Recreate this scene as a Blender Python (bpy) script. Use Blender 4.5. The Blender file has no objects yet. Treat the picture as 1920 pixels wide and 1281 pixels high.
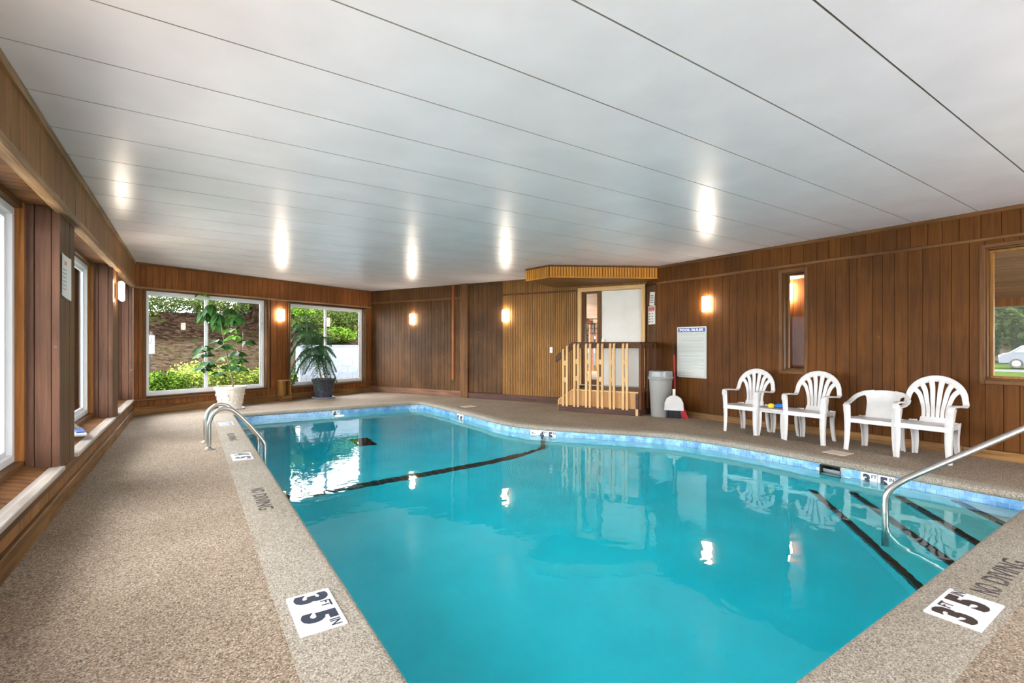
import bpy, bmesh, math, random
from mathutils import Vector, Matrix, noise
random.seed(7)
C = bpy.context.scene.collection
SC = bpy.context.scene
PI = math.pi

# ------------------------------------------------------------------ camera, sky, exposure
YAW = math.atan2(605, 907)                       # camera turned right of the long pool wall
cam = bpy.data.objects.new('camera', bpy.data.cameras.new('camera')); C.objects.link(cam)
cam.data.sensor_width = 36; cam.data.lens = 36*907/1920; cam.data.shift_y = 9/1920
cam.data.clip_start = .05; cam.data.clip_end = 300
cam.location = (0, 0, 1.2); cam.rotation_euler = (PI/2, 0, -YAW)
SC.camera = cam
SC.view_settings.view_transform = 'Standard'; SC.view_settings.look = 'None'
SC.view_settings.gamma = 1; SC.view_settings.use_curve_mapping = False
SC.view_settings.exposure = 0.0
SKY = 17.0
w = bpy.data.worlds.new('sky'); SC.world = w; w.use_nodes = True
wn = w.node_tree; wn.nodes.clear()
wo = wn.nodes.new('ShaderNodeOutputWorld'); wb = wn.nodes.new('ShaderNodeBackground')
wb.inputs[0].default_value = (.93, .97, 1.0, 1); wb.inputs[1].default_value = SKY
wn.links.new(wb.outputs[0], wo.inputs[0])
LAMP = 66.0                                       # wall sconces
CEILING_LAMP = 0.0

# ------------------------------------------------------------------ helpers
def tag(o, label=None, cat=None, group=None, kind=None):
    if label: o['label'] = label
    if cat: o['category'] = cat
    if group: o['group'] = group
    if kind: o['kind'] = kind
    return o

def empty(name, loc=(0, 0, 0), rz=0, label=None, cat=None, group=None, kind=None):
    o = bpy.data.objects.new(name, None); C.objects.link(o); o.empty_display_size = .1
    o.location = loc; o.rotation_euler = (0, 0, rz)
    return tag(o, label, cat, group, kind)

class MB:
    def __init__(s): s.v = []; s.f = []; s.m = []
    def add(s, vs, fs, mi=0):
        k = len(s.v); s.v += [tuple(p) for p in vs]
        s.f += [tuple(i+k for i in f) for f in fs]; s.m += [mi]*len(fs); return s
    def box(s, x0, x1, y0, y1, z0, z1, mi=0):
        v = [(x0,y0,z0),(x1,y0,z0),(x1,y1,z0),(x0,y1,z0),(x0,y0,z1),(x1,y0,z1),(x1,y1,z1),(x0,y1,z1)]
        return s.add(v, [(0,3,2,1),(4,5,6,7),(0,1,5,4),(1,2,6,5),(2,3,7,6),(3,0,4,7)], mi)
    def prism(s, poly, z0, z1, mi=0):            # poly counter-clockwise in xy
        n = len(poly)
        v = [(p[0], p[1], z0) for p in poly]+[(p[0], p[1], z1) for p in poly]
        f = [tuple(range(n-1, -1, -1)), tuple(range(n, 2*n))]+[(i, (i+1) % n, (i+1) % n+n, i+n) for i in range(n)]
        return s.add(v, f, mi)
    def tube(s, pts, r, seg=12, cap=True, mi=0):
        pts = [Vector(p) for p in pts]; n = len(pts)
        rr = r if isinstance(r, (list, tuple)) else [r]*n
        t0 = (pts[1]-pts[0]).normalized()
        a = t0.orthogonal().normalized(); vs = []; fs = []
        for i, p in enumerate(pts):
            t = (pts[min(i+1, n-1)]-pts[max(i-1, 0)]).normalized()
            a = (a-t*a.dot(t)).normalized(); b = t.cross(a)
            for k in range(seg):
                q = 2*PI*k/seg; vs.append(p+(a*math.cos(q)+b*math.sin(q))*rr[i])
        for i in range(n-1):
            for k in range(seg):
                j = (k+1) % seg; fs.append((i*seg+k, i*seg+j, (i+1)*seg+j, (i+1)*seg+k))
        if cap: fs += [tuple(range(seg-1, -1, -1)), tuple(range((n-1)*seg, n*seg))]
        return s.add(vs, fs, mi)
    def ribbon(s, pts, side, width, thick, mi=0):  # rounded rectangular section; side vectors give the flat direction
        pts = [Vector(p) for p in pts]; n = len(pts)
        W = width if isinstance(width, (list, tuple)) else [width]*n
        T = thick if isinstance(thick, (list, tuple)) else [thick]*n
        S = side if isinstance(side, list) else [side]*n
        sec = [(-.5,-.25),(-.42,-.5),(.42,-.5),(.5,-.25),(.5,.25),(.42,.5),(-.42,.5),(-.5,.25)]
        vs = []; fs = []
        for i, p in enumerate(pts):
            t = (pts[min(i+1, n-1)]-pts[max(i-1, 0)]).normalized()
            a = Vector(S[i]); a = (a-t*a.dot(t)).normalized(); b = t.cross(a)
            for u, q in sec: vs.append(p+a*(u*W[i])+b*(q*T[i]))
        for i in range(n-1):
            for k in range(8):
                j = (k+1) % 8; fs.append((i*8+k, i*8+j, (i+1)*8+j, (i+1)*8+k))
        fs += [tuple(range(7, -1, -1)), tuple(range((n-1)*8, n*8))]
        return s.add(vs, fs, mi)
    def lathe(s, prof, seg=28, c=(0, 0, 0), mi=0, wob=None):
        vs = []; fs = []; n = len(prof)
        for r, z in prof:
            for k in range(seg):
                q = 2*PI*k/seg; rr = r*(1+(wob(q, z) if wob else 0))
                vs.append((c[0]+rr*math.cos(q), c[1]+rr*math.sin(q), c[2]+z))
        for i in range(n-1):
            for k in range(seg):
                j = (k+1) % seg; fs.append((i*seg+k, i*seg+j, (i+1)*seg+j, (i+1)*seg+k))
        fs += [tuple(range(seg-1, -1, -1)), tuple(range((n-1)*seg, n*seg))]
        return s.add(vs, fs, mi)
    def build(s, name, mats, parent=None, smooth=None, bevel=0, loc=None, rz=0):
        me = bpy.data.meshes.new(name); me.from_pydata(s.v, [], s.f)
        for m in (mats if isinstance(mats, (list, tuple)) else [mats]): me.materials.append(m)
        if any(s.m): me.polygons.foreach_set('material_index', s.m)
        if bevel:
            bm = bmesh.new(); bm.from_mesh(me)
            es = [e for e in bm.edges if len(e.link_faces) == 2 and e.calc_face_angle(0) > .6]
            bmesh.ops.bevel(bm, geom=es, offset=bevel, segments=1, affect='EDGES'); bm.to_mesh(me); bm.free()
        if smooth is not None:
            me.shade_smooth(); me.set_sharp_from_angle(angle=smooth)
        me.validate(); me.update()
        o = bpy.data.objects.new(name, me); C.objects.link(o)
        if parent is not None: o.parent = parent
        if loc is not None: o.location = loc
        if rz: o.rotation_euler = (0, 0, rz)
        return o

def bx(name, m, parent, x0, x1, y0, y1, z0, z1, bevel=0): return MB().box(x0, x1, y0, y1, z0, z1).build(name, m, parent, bevel=bevel)
def spline(pts, n=8):
    P = [Vector(p) for p in pts]; P = [P[0]*2-P[1]]+P+[P[-1]*2-P[-2]]; out = []
    for i in range(1, len(P)-2):
        a, b, c, d = P[i-1:i+3]
        for k in range(n):
            t = k/n
            out.append(.5*((2*b)+(c-a)*t+(2*a-5*b+4*c-d)*t*t+(3*b-a-3*c+d)*t**3))
    out.append(P[-2]); return out
def lerp(a, b, t): return a+(b-a)*t
def copy_tree(o, parent=None):
    c = o.copy(); C.objects.link(c); c.parent = parent
    for ch in list(o.children): copy_tree(ch, c)
    return c
def clip(poly, axis, val, keep_less):
    out = []
    for i in range(len(poly)):
        a, b = poly[i], poly[(i+1) % len(poly)]
        ia = (a[axis] <= val) == keep_less; ib = (b[axis] <= val) == keep_less
        if ia: out.append(a)
        if ia != ib:
            t = (val-a[axis])/(b[axis]-a[axis]); out.append((lerp(a[0], b[0], t), lerp(a[1], b[1], t)))
    return out

# ------------------------------------------------------------------ materials
def newmat(name):
    m = bpy.data.materials.new(name); m.use_nodes = True
    nt = m.node_tree; return m, nt, nt.nodes['Principled BSDF']
def srgb(r, g, b):
    f = lambda v: (v/255/12.92) if v <= 10 else ((v/255+.055)/1.055)**2.4
    return (f(r), f(g), f(b), 1)
def plain(name, col, rough=.5, metal=0, spec=.5, emit=None, es=0, **k):
    m, nt, b = newmat(name)
    b.inputs['Base Color'].default_value = col; b.inputs['Roughness'].default_value = rough
    b.inputs['Metallic'].default_value = metal; b.inputs['Specular IOR Level'].default_value = spec
    if emit: b.inputs['Emission Color'].default_value = emit; b.inputs['Emission Strength'].default_value = es
    for kk, v in k.items(): b.inputs[kk].default_value = v
    return m
def N(nt, t, **k):
    n = nt.nodes.new(t)
    for a, v in k.items(): setattr(n, a, v)
    return n
def ramp(nt, stops):
    r = N(nt, 'ShaderNodeValToRGB'); e = r.color_ramp.elements
    while len(e) < len(stops): e.new(.5)
    for i, (p, c) in enumerate(stops): e[i].position = p; e[i].color = c
    return r
def wood(name, light, dark, axis='Z', rough=.55, var=.25, stain=.35, knots=False, bump=.25, freq=1.0):
    """grain stretched along one local axis; each board gets its own offset and tint"""
    m, nt, b = newmat(name); L = nt.links.new
    tc = N(nt, 'ShaderNodeTexCoord'); oi = N(nt, 'ShaderNodeObjectInfo')
    mul = N(nt, 'ShaderNodeVectorMath', operation='SCALE'); comb = N(nt, 'ShaderNodeCombineXYZ')
    for i in range(3): L(oi.outputs['Random'], comb.inputs[i])
    L(comb.outputs[0], mul.inputs[0]); mul.inputs['Scale'].default_value = 37
    ad = N(nt, 'ShaderNodeVectorMath', operation='ADD'); L(tc.outputs['Object'], ad.inputs[0]); L(mul.outputs[0], ad.inputs[1])
    mp = N(nt, 'ShaderNodeMapping'); sc = {'X': (1.3, 26, 26), 'Y': (26, 1.3, 26), 'Z': (26, 26, 1.3)}[axis]
    mp.inputs['Scale'].default_value = [q*freq for q in sc]; L(ad.outputs[0], mp.inputs[0])
    n1 = N(nt, 'ShaderNodeTexNoise'); n1.inputs['Scale'].default_value = 1.0; n1.inputs['Detail'].default_value = 6
    n1.inputs['Roughness'].default_value = .62; n1.inputs['Distortion'].default_value = .8; L(mp.outputs[0], n1.inputs[0])
    r1 = ramp(nt, [(.3, dark), (.68, light)]); L(n1.outputs[0], r1.inputs[0])
    # fine saw marks across and large weather stains fixed to the building
    geo = N(nt, 'ShaderNodeNewGeometry')
    n2 = N(nt, 'ShaderNodeTexNoise'); n2.inputs['Scale'].default_value = 1.3; n2.inputs['Detail'].default_value = 4; L(geo.outputs['Position'], n2.inputs[0])
    r2 = ramp(nt, [(.36, (1-stain, 1-stain, 1-stain, 1)), (.62, (1.06, 1.05, 1.03, 1))]); L(n2.outputs[0], r2.inputs[0])
    mx = N(nt, 'ShaderNodeMix', data_type='RGBA', blend_type='MULTIPLY'); mx.inputs[0].default_value = 1
    L(r1.outputs[0], mx.inputs[6]); L(r2.outputs[0], mx.inputs[7])
    hs = N(nt, 'ShaderNodeHueSaturation'); mr = N(nt, 'ShaderNodeMapRange')
    mr.inputs[3].default_value = 1-var; mr.inputs[4].default_value = 1+var; L(oi.outputs['Random'], mr.inputs[0])
    L(mr.outputs[0], hs.inputs['Value']); L(mx.outputs[2], hs.inputs['Color'])
    out = hs.outputs[0]
    if knots:
        v = N(nt, 'ShaderNodeTexVoronoi'); v.inputs['Scale'].default_value = 3.2; L(ad.outputs[0], v.inputs[0])
        rk = ramp(nt, [(.0, (1, 1, 1, 1)), (.06, (0, 0, 0, 1))]); L(v.outputs['Distance'], rk.inputs[0])
        mk = N(nt, 'ShaderNodeMix', data_type='RGBA'); L(rk.outputs[0], mk.inputs[0]); L(out, mk.inputs[6])
        mk.inputs[7].default_value = (dark[0]*.35, dark[1]*.3, dark[2]*.25, 1) if knots == 1 else (light[0]*2.1, light[1]*2.2, light[2]*2.3, 1)
        out = mk.outputs[2]
    L(out, b.inputs['Base Color']); b.inputs['Roughness'].default_value = rough; b.inputs['Specular IOR Level'].default_value = .15
    bp = N(nt, 'ShaderNodeBump'); bp.inputs['Strength'].default_value = bump; bp.inputs['Distance'].default_value = .004
    L(n1.outputs[0], bp.inputs['Height']); L(bp.outputs[0], b.inputs['Normal'])
    return m
def speckle(name, stops, scale, rough=.85, stain=(.75, 1.08), bump=.5, dist=.004):
    """exposed aggregate: pebbles of several tones over a broad stain"""
    m, nt, b = newmat(name); L = nt.links.new
    tc = N(nt, 'ShaderNodeTexCoord')
    v = N(nt, 'ShaderNodeTexVoronoi'); v.inputs['Scale'].default_value = scale; L(tc.outputs['Object'], v.inputs[0])
    sep = N(nt, 'ShaderNodeSeparateColor'); L(v.outputs['Color'], sep.inputs[0])
    r = ramp(nt, stops); L(sep.outputs[0], r.inputs[0])
    rd = ramp(nt, [(.25, (1, 1, 1, 1)), (.75, (.62, .58, .54, 1))]); L(v.outputs['Distance'], rd.inputs[0])
    m1 = N(nt, 'ShaderNodeMix', data_type='RGBA', blend_type='MULTIPLY'); m1.inputs[0].default_value = .8
    L(r.outputs[0], m1.inputs[6]); L(rd.outputs[0], m1.inputs[7])
    n = N(nt, 'ShaderNodeTexNoise'); n.inputs['Scale'].default_value = 1.1; n.inputs['Detail'].default_value = 7; L(tc.outputs['Object'], n.inputs[0])
    rn = ramp(nt, [(.32, (stain[0], stain[0]*.95, stain[0]*.88, 1)), (.66, (stain[1],)*3+(1,))]); L(n.outputs[0], rn.inputs[0])
    m2 = N(nt, 'ShaderNodeMix', data_type='RGBA', blend_type='MULTIPLY'); m2.inputs[0].default_value = 1
    L(m1.outputs[2], m2.inputs[6]); L(rn.outputs[0], m2.inputs[7]); L(m2.outputs[2], b.inputs['Base Color'])
    b.inputs['Roughness'].default_value = rough
    bp = N(nt, 'ShaderNodeBump'); bp.inputs['Strength'].default_value = bump; bp.inputs['Distance'].default_value = dist; bp.invert = True
    L(v.outputs['Distance'], bp.inputs['Height']); L(bp.outputs[0], b.inputs['Normal'])
    return m
def blotch(name, a, bcol, scale, rough=.7, lo=.35, hi=.65, bump=0, spec=.5, detail=5, rnd=0):
    m, nt, b = newmat(name); L = nt.links.new
    tc = N(nt, 'ShaderNodeTexCoord'); n = N(nt, 'ShaderNodeTexNoise'); n.inputs['Scale'].default_value = scale
    n.inputs['Detail'].default_value = detail; L(tc.outputs['Object'], n.inputs[0])
    r = ramp(nt, [(lo, a), (hi, bcol)]); L(n.outputs[0], r.inputs[0]); out = r.outputs[0]
    if rnd:
        oi = N(nt, 'ShaderNodeObjectInfo'); hs = N(nt, 'ShaderNodeHueSaturation'); mr = N(nt, 'ShaderNodeMapRange')
        mr.inputs[3].default_value = 1-rnd; mr.inputs[4].default_value = 1+rnd
        L(oi.outputs['Random'], mr.inputs[0]); L(mr.outputs[0], hs.inputs['Value']); L(out, hs.inputs['Color']); out = hs.outputs[0]
    L(out, b.inputs['Base Color'])
    b.inputs['Roughness'].default_value = rough; b.inputs['Specular IOR Level'].default_value = spec
    if bump:
        bp = N(nt, 'ShaderNodeBump'); bp.inputs['Strength'].default_value = bump; bp.inputs['Distance'].default_value = .01
        L(n.outputs[0], bp.inputs['Height']); L(bp.outputs[0], b.inputs['Normal'])
    return m
def glass(name, tint=(1, 1, 1, 1), ior=1.5):
    m = bpy.data.materials.new(name); m.use_nodes = True; nt = m.node_tree; nt.nodes.clear(); L = nt.links.new
    o = N(nt, 'ShaderNodeOutputMaterial'); mx = N(nt, 'ShaderNodeMixShader'); t = N(nt, 'ShaderNodeBsdfTransparent')
    g = N(nt, 'ShaderNodeBsdfGlossy'); g.inputs['Roughness'].default_value = .01; fr = N(nt, 'ShaderNodeFresnel'); fr.inputs[0].default_value = ior
    t.inputs[0].default_value = tint
    L(fr.outputs[0], mx.inputs[0]); L(t.outputs[0], mx.inputs[1]); L(g.outputs[0], mx.inputs[2]); L(mx.outputs[0], o.inputs[0])
    return m
def water(name):
    m, nt, b = newmat(name); L = nt.links.new
    b.inputs['Base Color'].default_value = (1, 1, 1, 1); b.inputs['Roughness'].default_value = 0
    b.inputs['Transmission Weight'].default_value = 1; b.inputs['IOR'].default_value = 1.33
    tc = N(nt, 'ShaderNodeTexCoord'); n = N(nt, 'ShaderNodeTexNoise'); n.inputs['Scale'].default_value = 4.5; n.inputs['Detail'].default_value = 2
    n.inputs['Distortion'].default_value = .4; L(tc.outputs['Object'], n.inputs[0])
    bp = N(nt, 'ShaderNodeBump'); bp.inputs['Strength'].default_value = .045; bp.inputs['Distance'].default_value = .05
    L(n.outputs[0], bp.inputs['Height']); L(bp.outputs[0], b.inputs['Normal'])
    va = N(nt, 'ShaderNodeVolumeAbsorption'); va.inputs['Color'].default_value = (.0, .944, .98, 1); va.inputs['Density'].default_value = 1.45
    L(va.outputs[0], nt.nodes['Material Output'].inputs['Volume'])
    return m

M = {}
M['plank'] = wood('brown_siding', srgb(108, 65, 21), srgb(81, 45, 13), 'Z', var=.08, stain=.28, knots=2)
M['plank_mid'] = wood('aged_siding', srgb(105, 73, 43), srgb(76, 51, 29), 'Z', var=.08, stain=.36, knots=2)
M['plank_far'] = wood('red_brown_siding', srgb(146, 90, 47), srgb(105, 62, 31), 'Z', var=.1, stain=.2)
M['plank_left'] = wood('fascia_siding', srgb(158, 113, 70), srgb(120, 83, 49), 'Z', var=.08, stain=.15)
M['purple'] = wood('weathered_purple_brown', srgb(125, 91, 73), srgb(92, 65, 53), 'Z', var=.1, stain=.25, knots=2)
M['post_front'] = wood('dark_post_board', srgb(112, 76, 40), srgb(80, 52, 26), 'Z', var=.1, stain=.2)
M['bead'] = wood('tan_beadboard', srgb(167, 122, 67), srgb(132, 90, 44), 'Z', var=.05, stain=.22)
M['bead_amber'] = wood('amber_beadboard', srgb(216, 150, 58), srgb(176, 112, 36), 'Z', var=.05, stain=.15)
M['bead_groove'] = plain('beadboard_groove', srgb(96, 65, 36), .9)
M['groove'] = plain('dark_groove', srgb(42, 28, 18), .9)
M['trim_x'] = wood('brown_trim', srgb(130, 91, 55), srgb(85, 56, 33), 'X', var=.1, stain=.2)
M['trim_z'] = wood('brown_trim_upright', srgb(128, 89, 53), srgb(83, 55, 33), 'Z', var=.1, stain=.2)
M['worn_x'] = wood('worn_pale_trim', srgb(186, 150, 112), srgb(128, 92, 62), 'X', var=.1, stain=.3)
M['sill_pale'] = wood('grey_sill_board', srgb(206, 196, 186), srgb(160, 148, 138), 'X', var=.05, stain=.15)
M['board_y'] = wood('soffit_board', srgb(150, 104, 66), srgb(100, 66, 42), 'Y', var=.15, stain=.2)
M['board_x'] = wood('soffit_plank', srgb(150, 108, 62), srgb(104, 70, 40), 'X', var=.12, stain=.2)
M['kick'] = wood('rough_tan_baseboard', srgb(160, 119, 72), srgb(96, 66, 38), 'X', var=.12, stain=.35, knots=1, bump=.5)
M['kick_dark'] = wood('dark_stained_baseboard', srgb(103, 74, 64), srgb(66, 47, 42), 'X', var=.08, stain=.2)
M['pine'] = wood('pale_pine', srgb(226, 190, 138), srgb(196, 152, 98), 'Z', var=.06, stain=.05, knots=1, bump=.1)
M['pine_x'] = wood('pale_pine_flat', srgb(226, 190, 138), srgb(196, 152, 98), 'X', var=.06, stain=.05, knots=1, bump=.1)
M['ply'] = wood('oak_plywood', srgb(206, 160, 110), srgb(160, 112, 68), 'Z', var=.04, stain=.1, freq=.7)
M['rail'] = wood('dark_handrail', srgb(96, 66, 46), srgb(58, 38, 26), 'X', var=.08, stain=.2)
M['stained_z'] = wood('stained_baluster', srgb(120, 78, 50), srgb(78, 48, 30), 'Z', var=.08, stain=.2)
M['orange_wood'] = wood('orange_wood', srgb(176, 108, 58), srgb(126, 70, 34), 'Z', var=.1, stain=.15)
M['floor'] = speckle('aggregate_deck', [(0, srgb(88, 77, 67)), (.3, srgb(144, 126, 108)), (.7, srgb(167, 149, 129)), (1, srgb(198, 184, 166))], 165, bump=.35, stain=(.8, 1.06))
M['coping'] = speckle('aggregate_coping', [(0, srgb(108, 100, 91)), (.3, srgb(157, 148, 135)), (.7, srgb(174, 166, 153)), (1, srgb(201, 194, 184))], 190, stain=(.86, 1.04), bump=.25, dist=.002)
M['plaster'] = blotch('pool_plaster', srgb(206, 220, 221), srgb(223, 231, 231), 1.6, .8)
M['step_plaster'] = blotch('cream_step_plaster', srgb(228, 224, 220), srgb(244, 242, 238), 2, .8)
M['white_vinyl'] = plain('white_vinyl', srgb(236, 238, 240), .4)
M['glass'] = glass('window_glass', ior=1.22)
M['old_glass'] = glass('thin_coated_glass', ior=1.12)
M['water'] = water('pool_water')
M['tile_blue'] = blotch('blue_glazed_tile', srgb(78, 142, 200), srgb(148, 196, 230), 9, .15, rnd=.14)
M['grout'] = plain('pale_grout', srgb(206, 222, 232), .7)
M['black_tile'] = blotch('black_step_tile', srgb(8, 14, 17), srgb(20, 27, 31), 14, .3)
M['marker_white'] = plain('marker_tile', srgb(223, 223, 226), .25)
M['ink'] = plain('navy_ink', srgb(38, 44, 62), .4)
M['ink_brown'] = plain('brown_ink', srgb(58, 46, 40), .5)
M['paint_black'] = blotch('worn_black_paint', srgb(52, 48, 48), srgb(120, 108, 98), 60, .8, .45, .75)
M['steel'] = plain('stainless_steel', (.56, .53, .49, 1), .3, 1)
M['plastic_white'] = blotch('white_plastic', srgb(200, 194, 190), srgb(212, 210, 208), 5, .38)
M['bin_grey'] = plain('grey_bin_plastic', srgb(148, 146, 141), .45)
M['bin_lid'] = plain('clear_grey_lid', srgb(172, 174, 174), .25, **{'Transmission Weight': .35, 'IOR': 1.45})
M['red'] = plain('red_paint', srgb(168, 46, 40), .4)
M['bristle'] = plain('black_bristle', srgb(44, 44, 54), .8)
M['bristle_red'] = plain('red_bristle', srgb(190, 52, 58), .8)
M['paper'] = plain('white_paper', srgb(232, 228, 220), .7)
M['sign_board'] = plain('sign_board', srgb(199, 201, 194), .45)
M['sign_blue'] = plain('sign_blue', srgb(30, 84, 160), .45)
M['sign_red'] = plain('sign_red', srgb(206, 92, 88), .5)
M['sign_grey'] = plain('sign_print', srgb(168, 172, 168), .6)
M['sign_dark'] = plain('sign_dark_print', srgb(96, 100, 98), .6)
M['lamp_glow'] = plain('lit_lamp_glass', (1, .86, .66, 1), .4, emit=(1, .87, .70, 1), es=LAMP)
M['lamp_back'] = plain('lamp_back_plate', srgb(150, 140, 126), .4, .6)
M['door_white'] = blotch('white_door_paint', srgb(214, 209, 200), srgb(224, 220, 213), 2.5, .5)
M['black'] = plain('black_plastic', srgb(26, 26, 26), .5)
M['leaf'] = blotch('leaf_green', srgb(26, 60, 20), srgb(56, 108, 34), 7, .55, rnd=.3, spec=.2)
M['leaf_light'] = blotch('young_leaf_green', srgb(80, 134, 36), srgb(122, 172, 58), 7, .55, rnd=.2, spec=.2)
M['stem'] = blotch('plant_stem', srgb(96, 84, 62), srgb(140, 124, 96), 12, .7)
M['needle'] = blotch('needle_green', srgb(34, 72, 42), srgb(78, 128, 74), 5, .6, rnd=.25)
M['pot_white'] = blotch('cream_pot', srgb(216, 204, 188), srgb(236, 228, 216), 14, .6, bump=.4)
M['pot_dark'] = blotch('dark_pot', srgb(44, 46, 56), srgb(72, 74, 86), 18, .6, bump=.4)
M['soil'] = blotch('potting_soil', srgb(40, 30, 22), srgb(78, 60, 44), 30, .95)
M['litter'] = None
M['grass'] = blotch('lawn_grass', srgb(30, 42, 14), srgb(50, 60, 27), 3, .9, spec=0)
M['car'] = plain('white_car_paint', srgb(74, 76, 80), .3, spec=.1)
M['tyre'] = plain('tyre_rubber', srgb(30, 30, 32), .8)
M['car_glass'] = plain('car_window', srgb(60, 72, 80), .08)
M['asphalt'] = blotch('pale_asphalt', srgb(58, 58, 59), srgb(70, 70, 70), 4, .9, spec=0)
M['concrete'] = blotch('added_concrete', srgb(176, 172, 164), srgb(200, 196, 188), 2, .9, spec=0)
M['block'] = blotch('painted_block', srgb(118, 126, 137), srgb(133, 139, 146), 6, .8, bump=.2, spec=0)
M['foil_green'] = blotch('shrub_leaf', srgb(50, 77, 20), srgb(92, 117, 41), 3, .6, rnd=.25, spec=0)
M['foil_yellow'] = blotch('pale_shrub_leaf', srgb(105, 122, 46), srgb(144, 157, 78), 3, .6, rnd=.2, spec=0)
M['foil_blue'] = blotch('blue_spruce_needle', srgb(42, 60, 63), srgb(76, 90, 95), 3, .7, rnd=.2, spec=0)
M['foil_tree'] = blotch('tree_leaf', srgb(35, 49, 17), srgb(68, 78, 39), 2.5, .6, rnd=.25, spec=0)
M['bark'] = blotch('tree_bark', srgb(70, 58, 46), srgb(110, 96, 80), 9, .95, spec=0)
M['toy_yellow'] = plain('yellow_toy', srgb(232, 206, 40), .4)
M['toy_blue'] = plain('blue_toy', srgb(40, 112, 196), .4)
M['toy_red'] = plain('orange_toy', srgb(226, 96, 44), .4)
M['brush_blue'] = plain('blue_brush', srgb(70, 104, 176), .4)
M['dark_void'] = plain('dark_recess', srgb(60, 62, 60), .8)
M['lamp_under'] = plain('pool_lamp_lens', (1, .95, .8, 1), .3, emit=(1, .93, .75, 1), es=45)

# ceiling sheet: satin white that mirrors the lamps in soft streaks
def ceiling_mat():
    m, nt, b = newmat('satin_ceiling_panel'); L = nt.links.new
    tc = N(nt, 'ShaderNodeTexCoord'); n = N(nt, 'ShaderNodeTexNoise'); n.inputs['Scale'].default_value = 2.2; n.inputs['Detail'].default_value = 8
    L(tc.outputs['Object'], n.inputs[0]); r = ramp(nt, [(.3, srgb(226, 219, 223)), (.7, srgb(238, 231, 235))]); L(n.outputs[0], r.inputs[0])
    L(r.outputs[0], b.inputs['Base Color']); b.inputs['Roughness'].default_value = .3; b.inputs['Specular IOR Level'].default_value = .55
    n2 = N(nt, 'ShaderNodeTexNoise'); mp = N(nt, 'ShaderNodeMapping'); mp.inputs['Scale'].default_value = (9, 70, 70)
    L(tc.outputs['Object'], mp.inputs[0]); L(mp.outputs[0], n2.inputs[0]); n2.inputs['Scale'].default_value = 1; n2.inputs['Detail'].default_value = 3
    bp = N(nt, 'ShaderNodeBump'); bp.inputs['Strength'].default_value = .12; bp.inputs['Distance'].default_value = .004
    L(n2.outputs[0], bp.inputs['Height']); L(bp.outputs[0], b.inputs['Normal'])
    return m
M['ceiling'] = ceiling_mat()
def litter_mat():
    m, nt, b = newmat('leaf_litter_slope'); L = nt.links.new
    tc = N(nt, 'ShaderNodeTexCoord')
    v = N(nt, 'ShaderNodeTexVoronoi'); v.inputs['Scale'].default_value = 8; L(tc.outputs['Object'], v.inputs[0])
    sep = N(nt, 'ShaderNodeSeparateColor'); L(v.outputs['Color'], sep.inputs[0])
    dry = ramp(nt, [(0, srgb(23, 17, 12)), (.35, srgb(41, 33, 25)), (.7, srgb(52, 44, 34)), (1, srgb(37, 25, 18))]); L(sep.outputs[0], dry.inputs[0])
    mul = ramp(nt, [(0, srgb(9, 6, 4)), (.4, srgb(20, 13, 9)), (.8, srgb(28, 20, 15)), (1, srgb(38, 30, 23))]); L(sep.outputs[1], mul.inputs[0])  # darker browns standing in for tree shade on the upper slope
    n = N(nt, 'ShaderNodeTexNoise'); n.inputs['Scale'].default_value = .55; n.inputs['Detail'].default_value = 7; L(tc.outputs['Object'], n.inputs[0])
    sx_ = N(nt, 'ShaderNodeSeparateXYZ'); L(tc.outputs['Object'], sx_.inputs[0])     # tree shade painted as darker brown above, dry leaves below
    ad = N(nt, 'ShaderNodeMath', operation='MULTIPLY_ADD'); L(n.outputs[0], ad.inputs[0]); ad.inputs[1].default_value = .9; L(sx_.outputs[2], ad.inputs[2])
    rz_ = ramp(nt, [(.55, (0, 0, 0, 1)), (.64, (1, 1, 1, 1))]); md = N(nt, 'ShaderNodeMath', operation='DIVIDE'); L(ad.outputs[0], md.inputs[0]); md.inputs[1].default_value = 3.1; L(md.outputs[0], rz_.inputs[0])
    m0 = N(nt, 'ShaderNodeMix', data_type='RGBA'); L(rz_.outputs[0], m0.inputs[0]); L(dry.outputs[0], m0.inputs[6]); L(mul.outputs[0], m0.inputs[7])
    n2 = N(nt, 'ShaderNodeTexNoise'); n2.inputs['Scale'].default_value = 1.3; n2.inputs['Detail'].default_value = 8; n2.inputs['Roughness'].default_value = .7; L(tc.outputs['Object'], n2.inputs[0])
    rn = ramp(nt, [(.54, (0, 0, 0, 1)), (.66, (.8, .8, .8, 1))]); L(n2.outputs[0], rn.inputs[0])
    mx = N(nt, 'ShaderNodeMix', data_type='RGBA'); L(rn.outputs[0], mx.inputs[0]); L(m0.outputs[2], mx.inputs[6]); mx.inputs[7].default_value = srgb(28, 34, 12)
    L(mx.outputs[2], b.inputs['Base Color']); b.inputs['Roughness'].default_value = .95; b.inputs['Specular IOR Level'].default_value = 0
    return m
M['litter'] = litter_mat()

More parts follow.
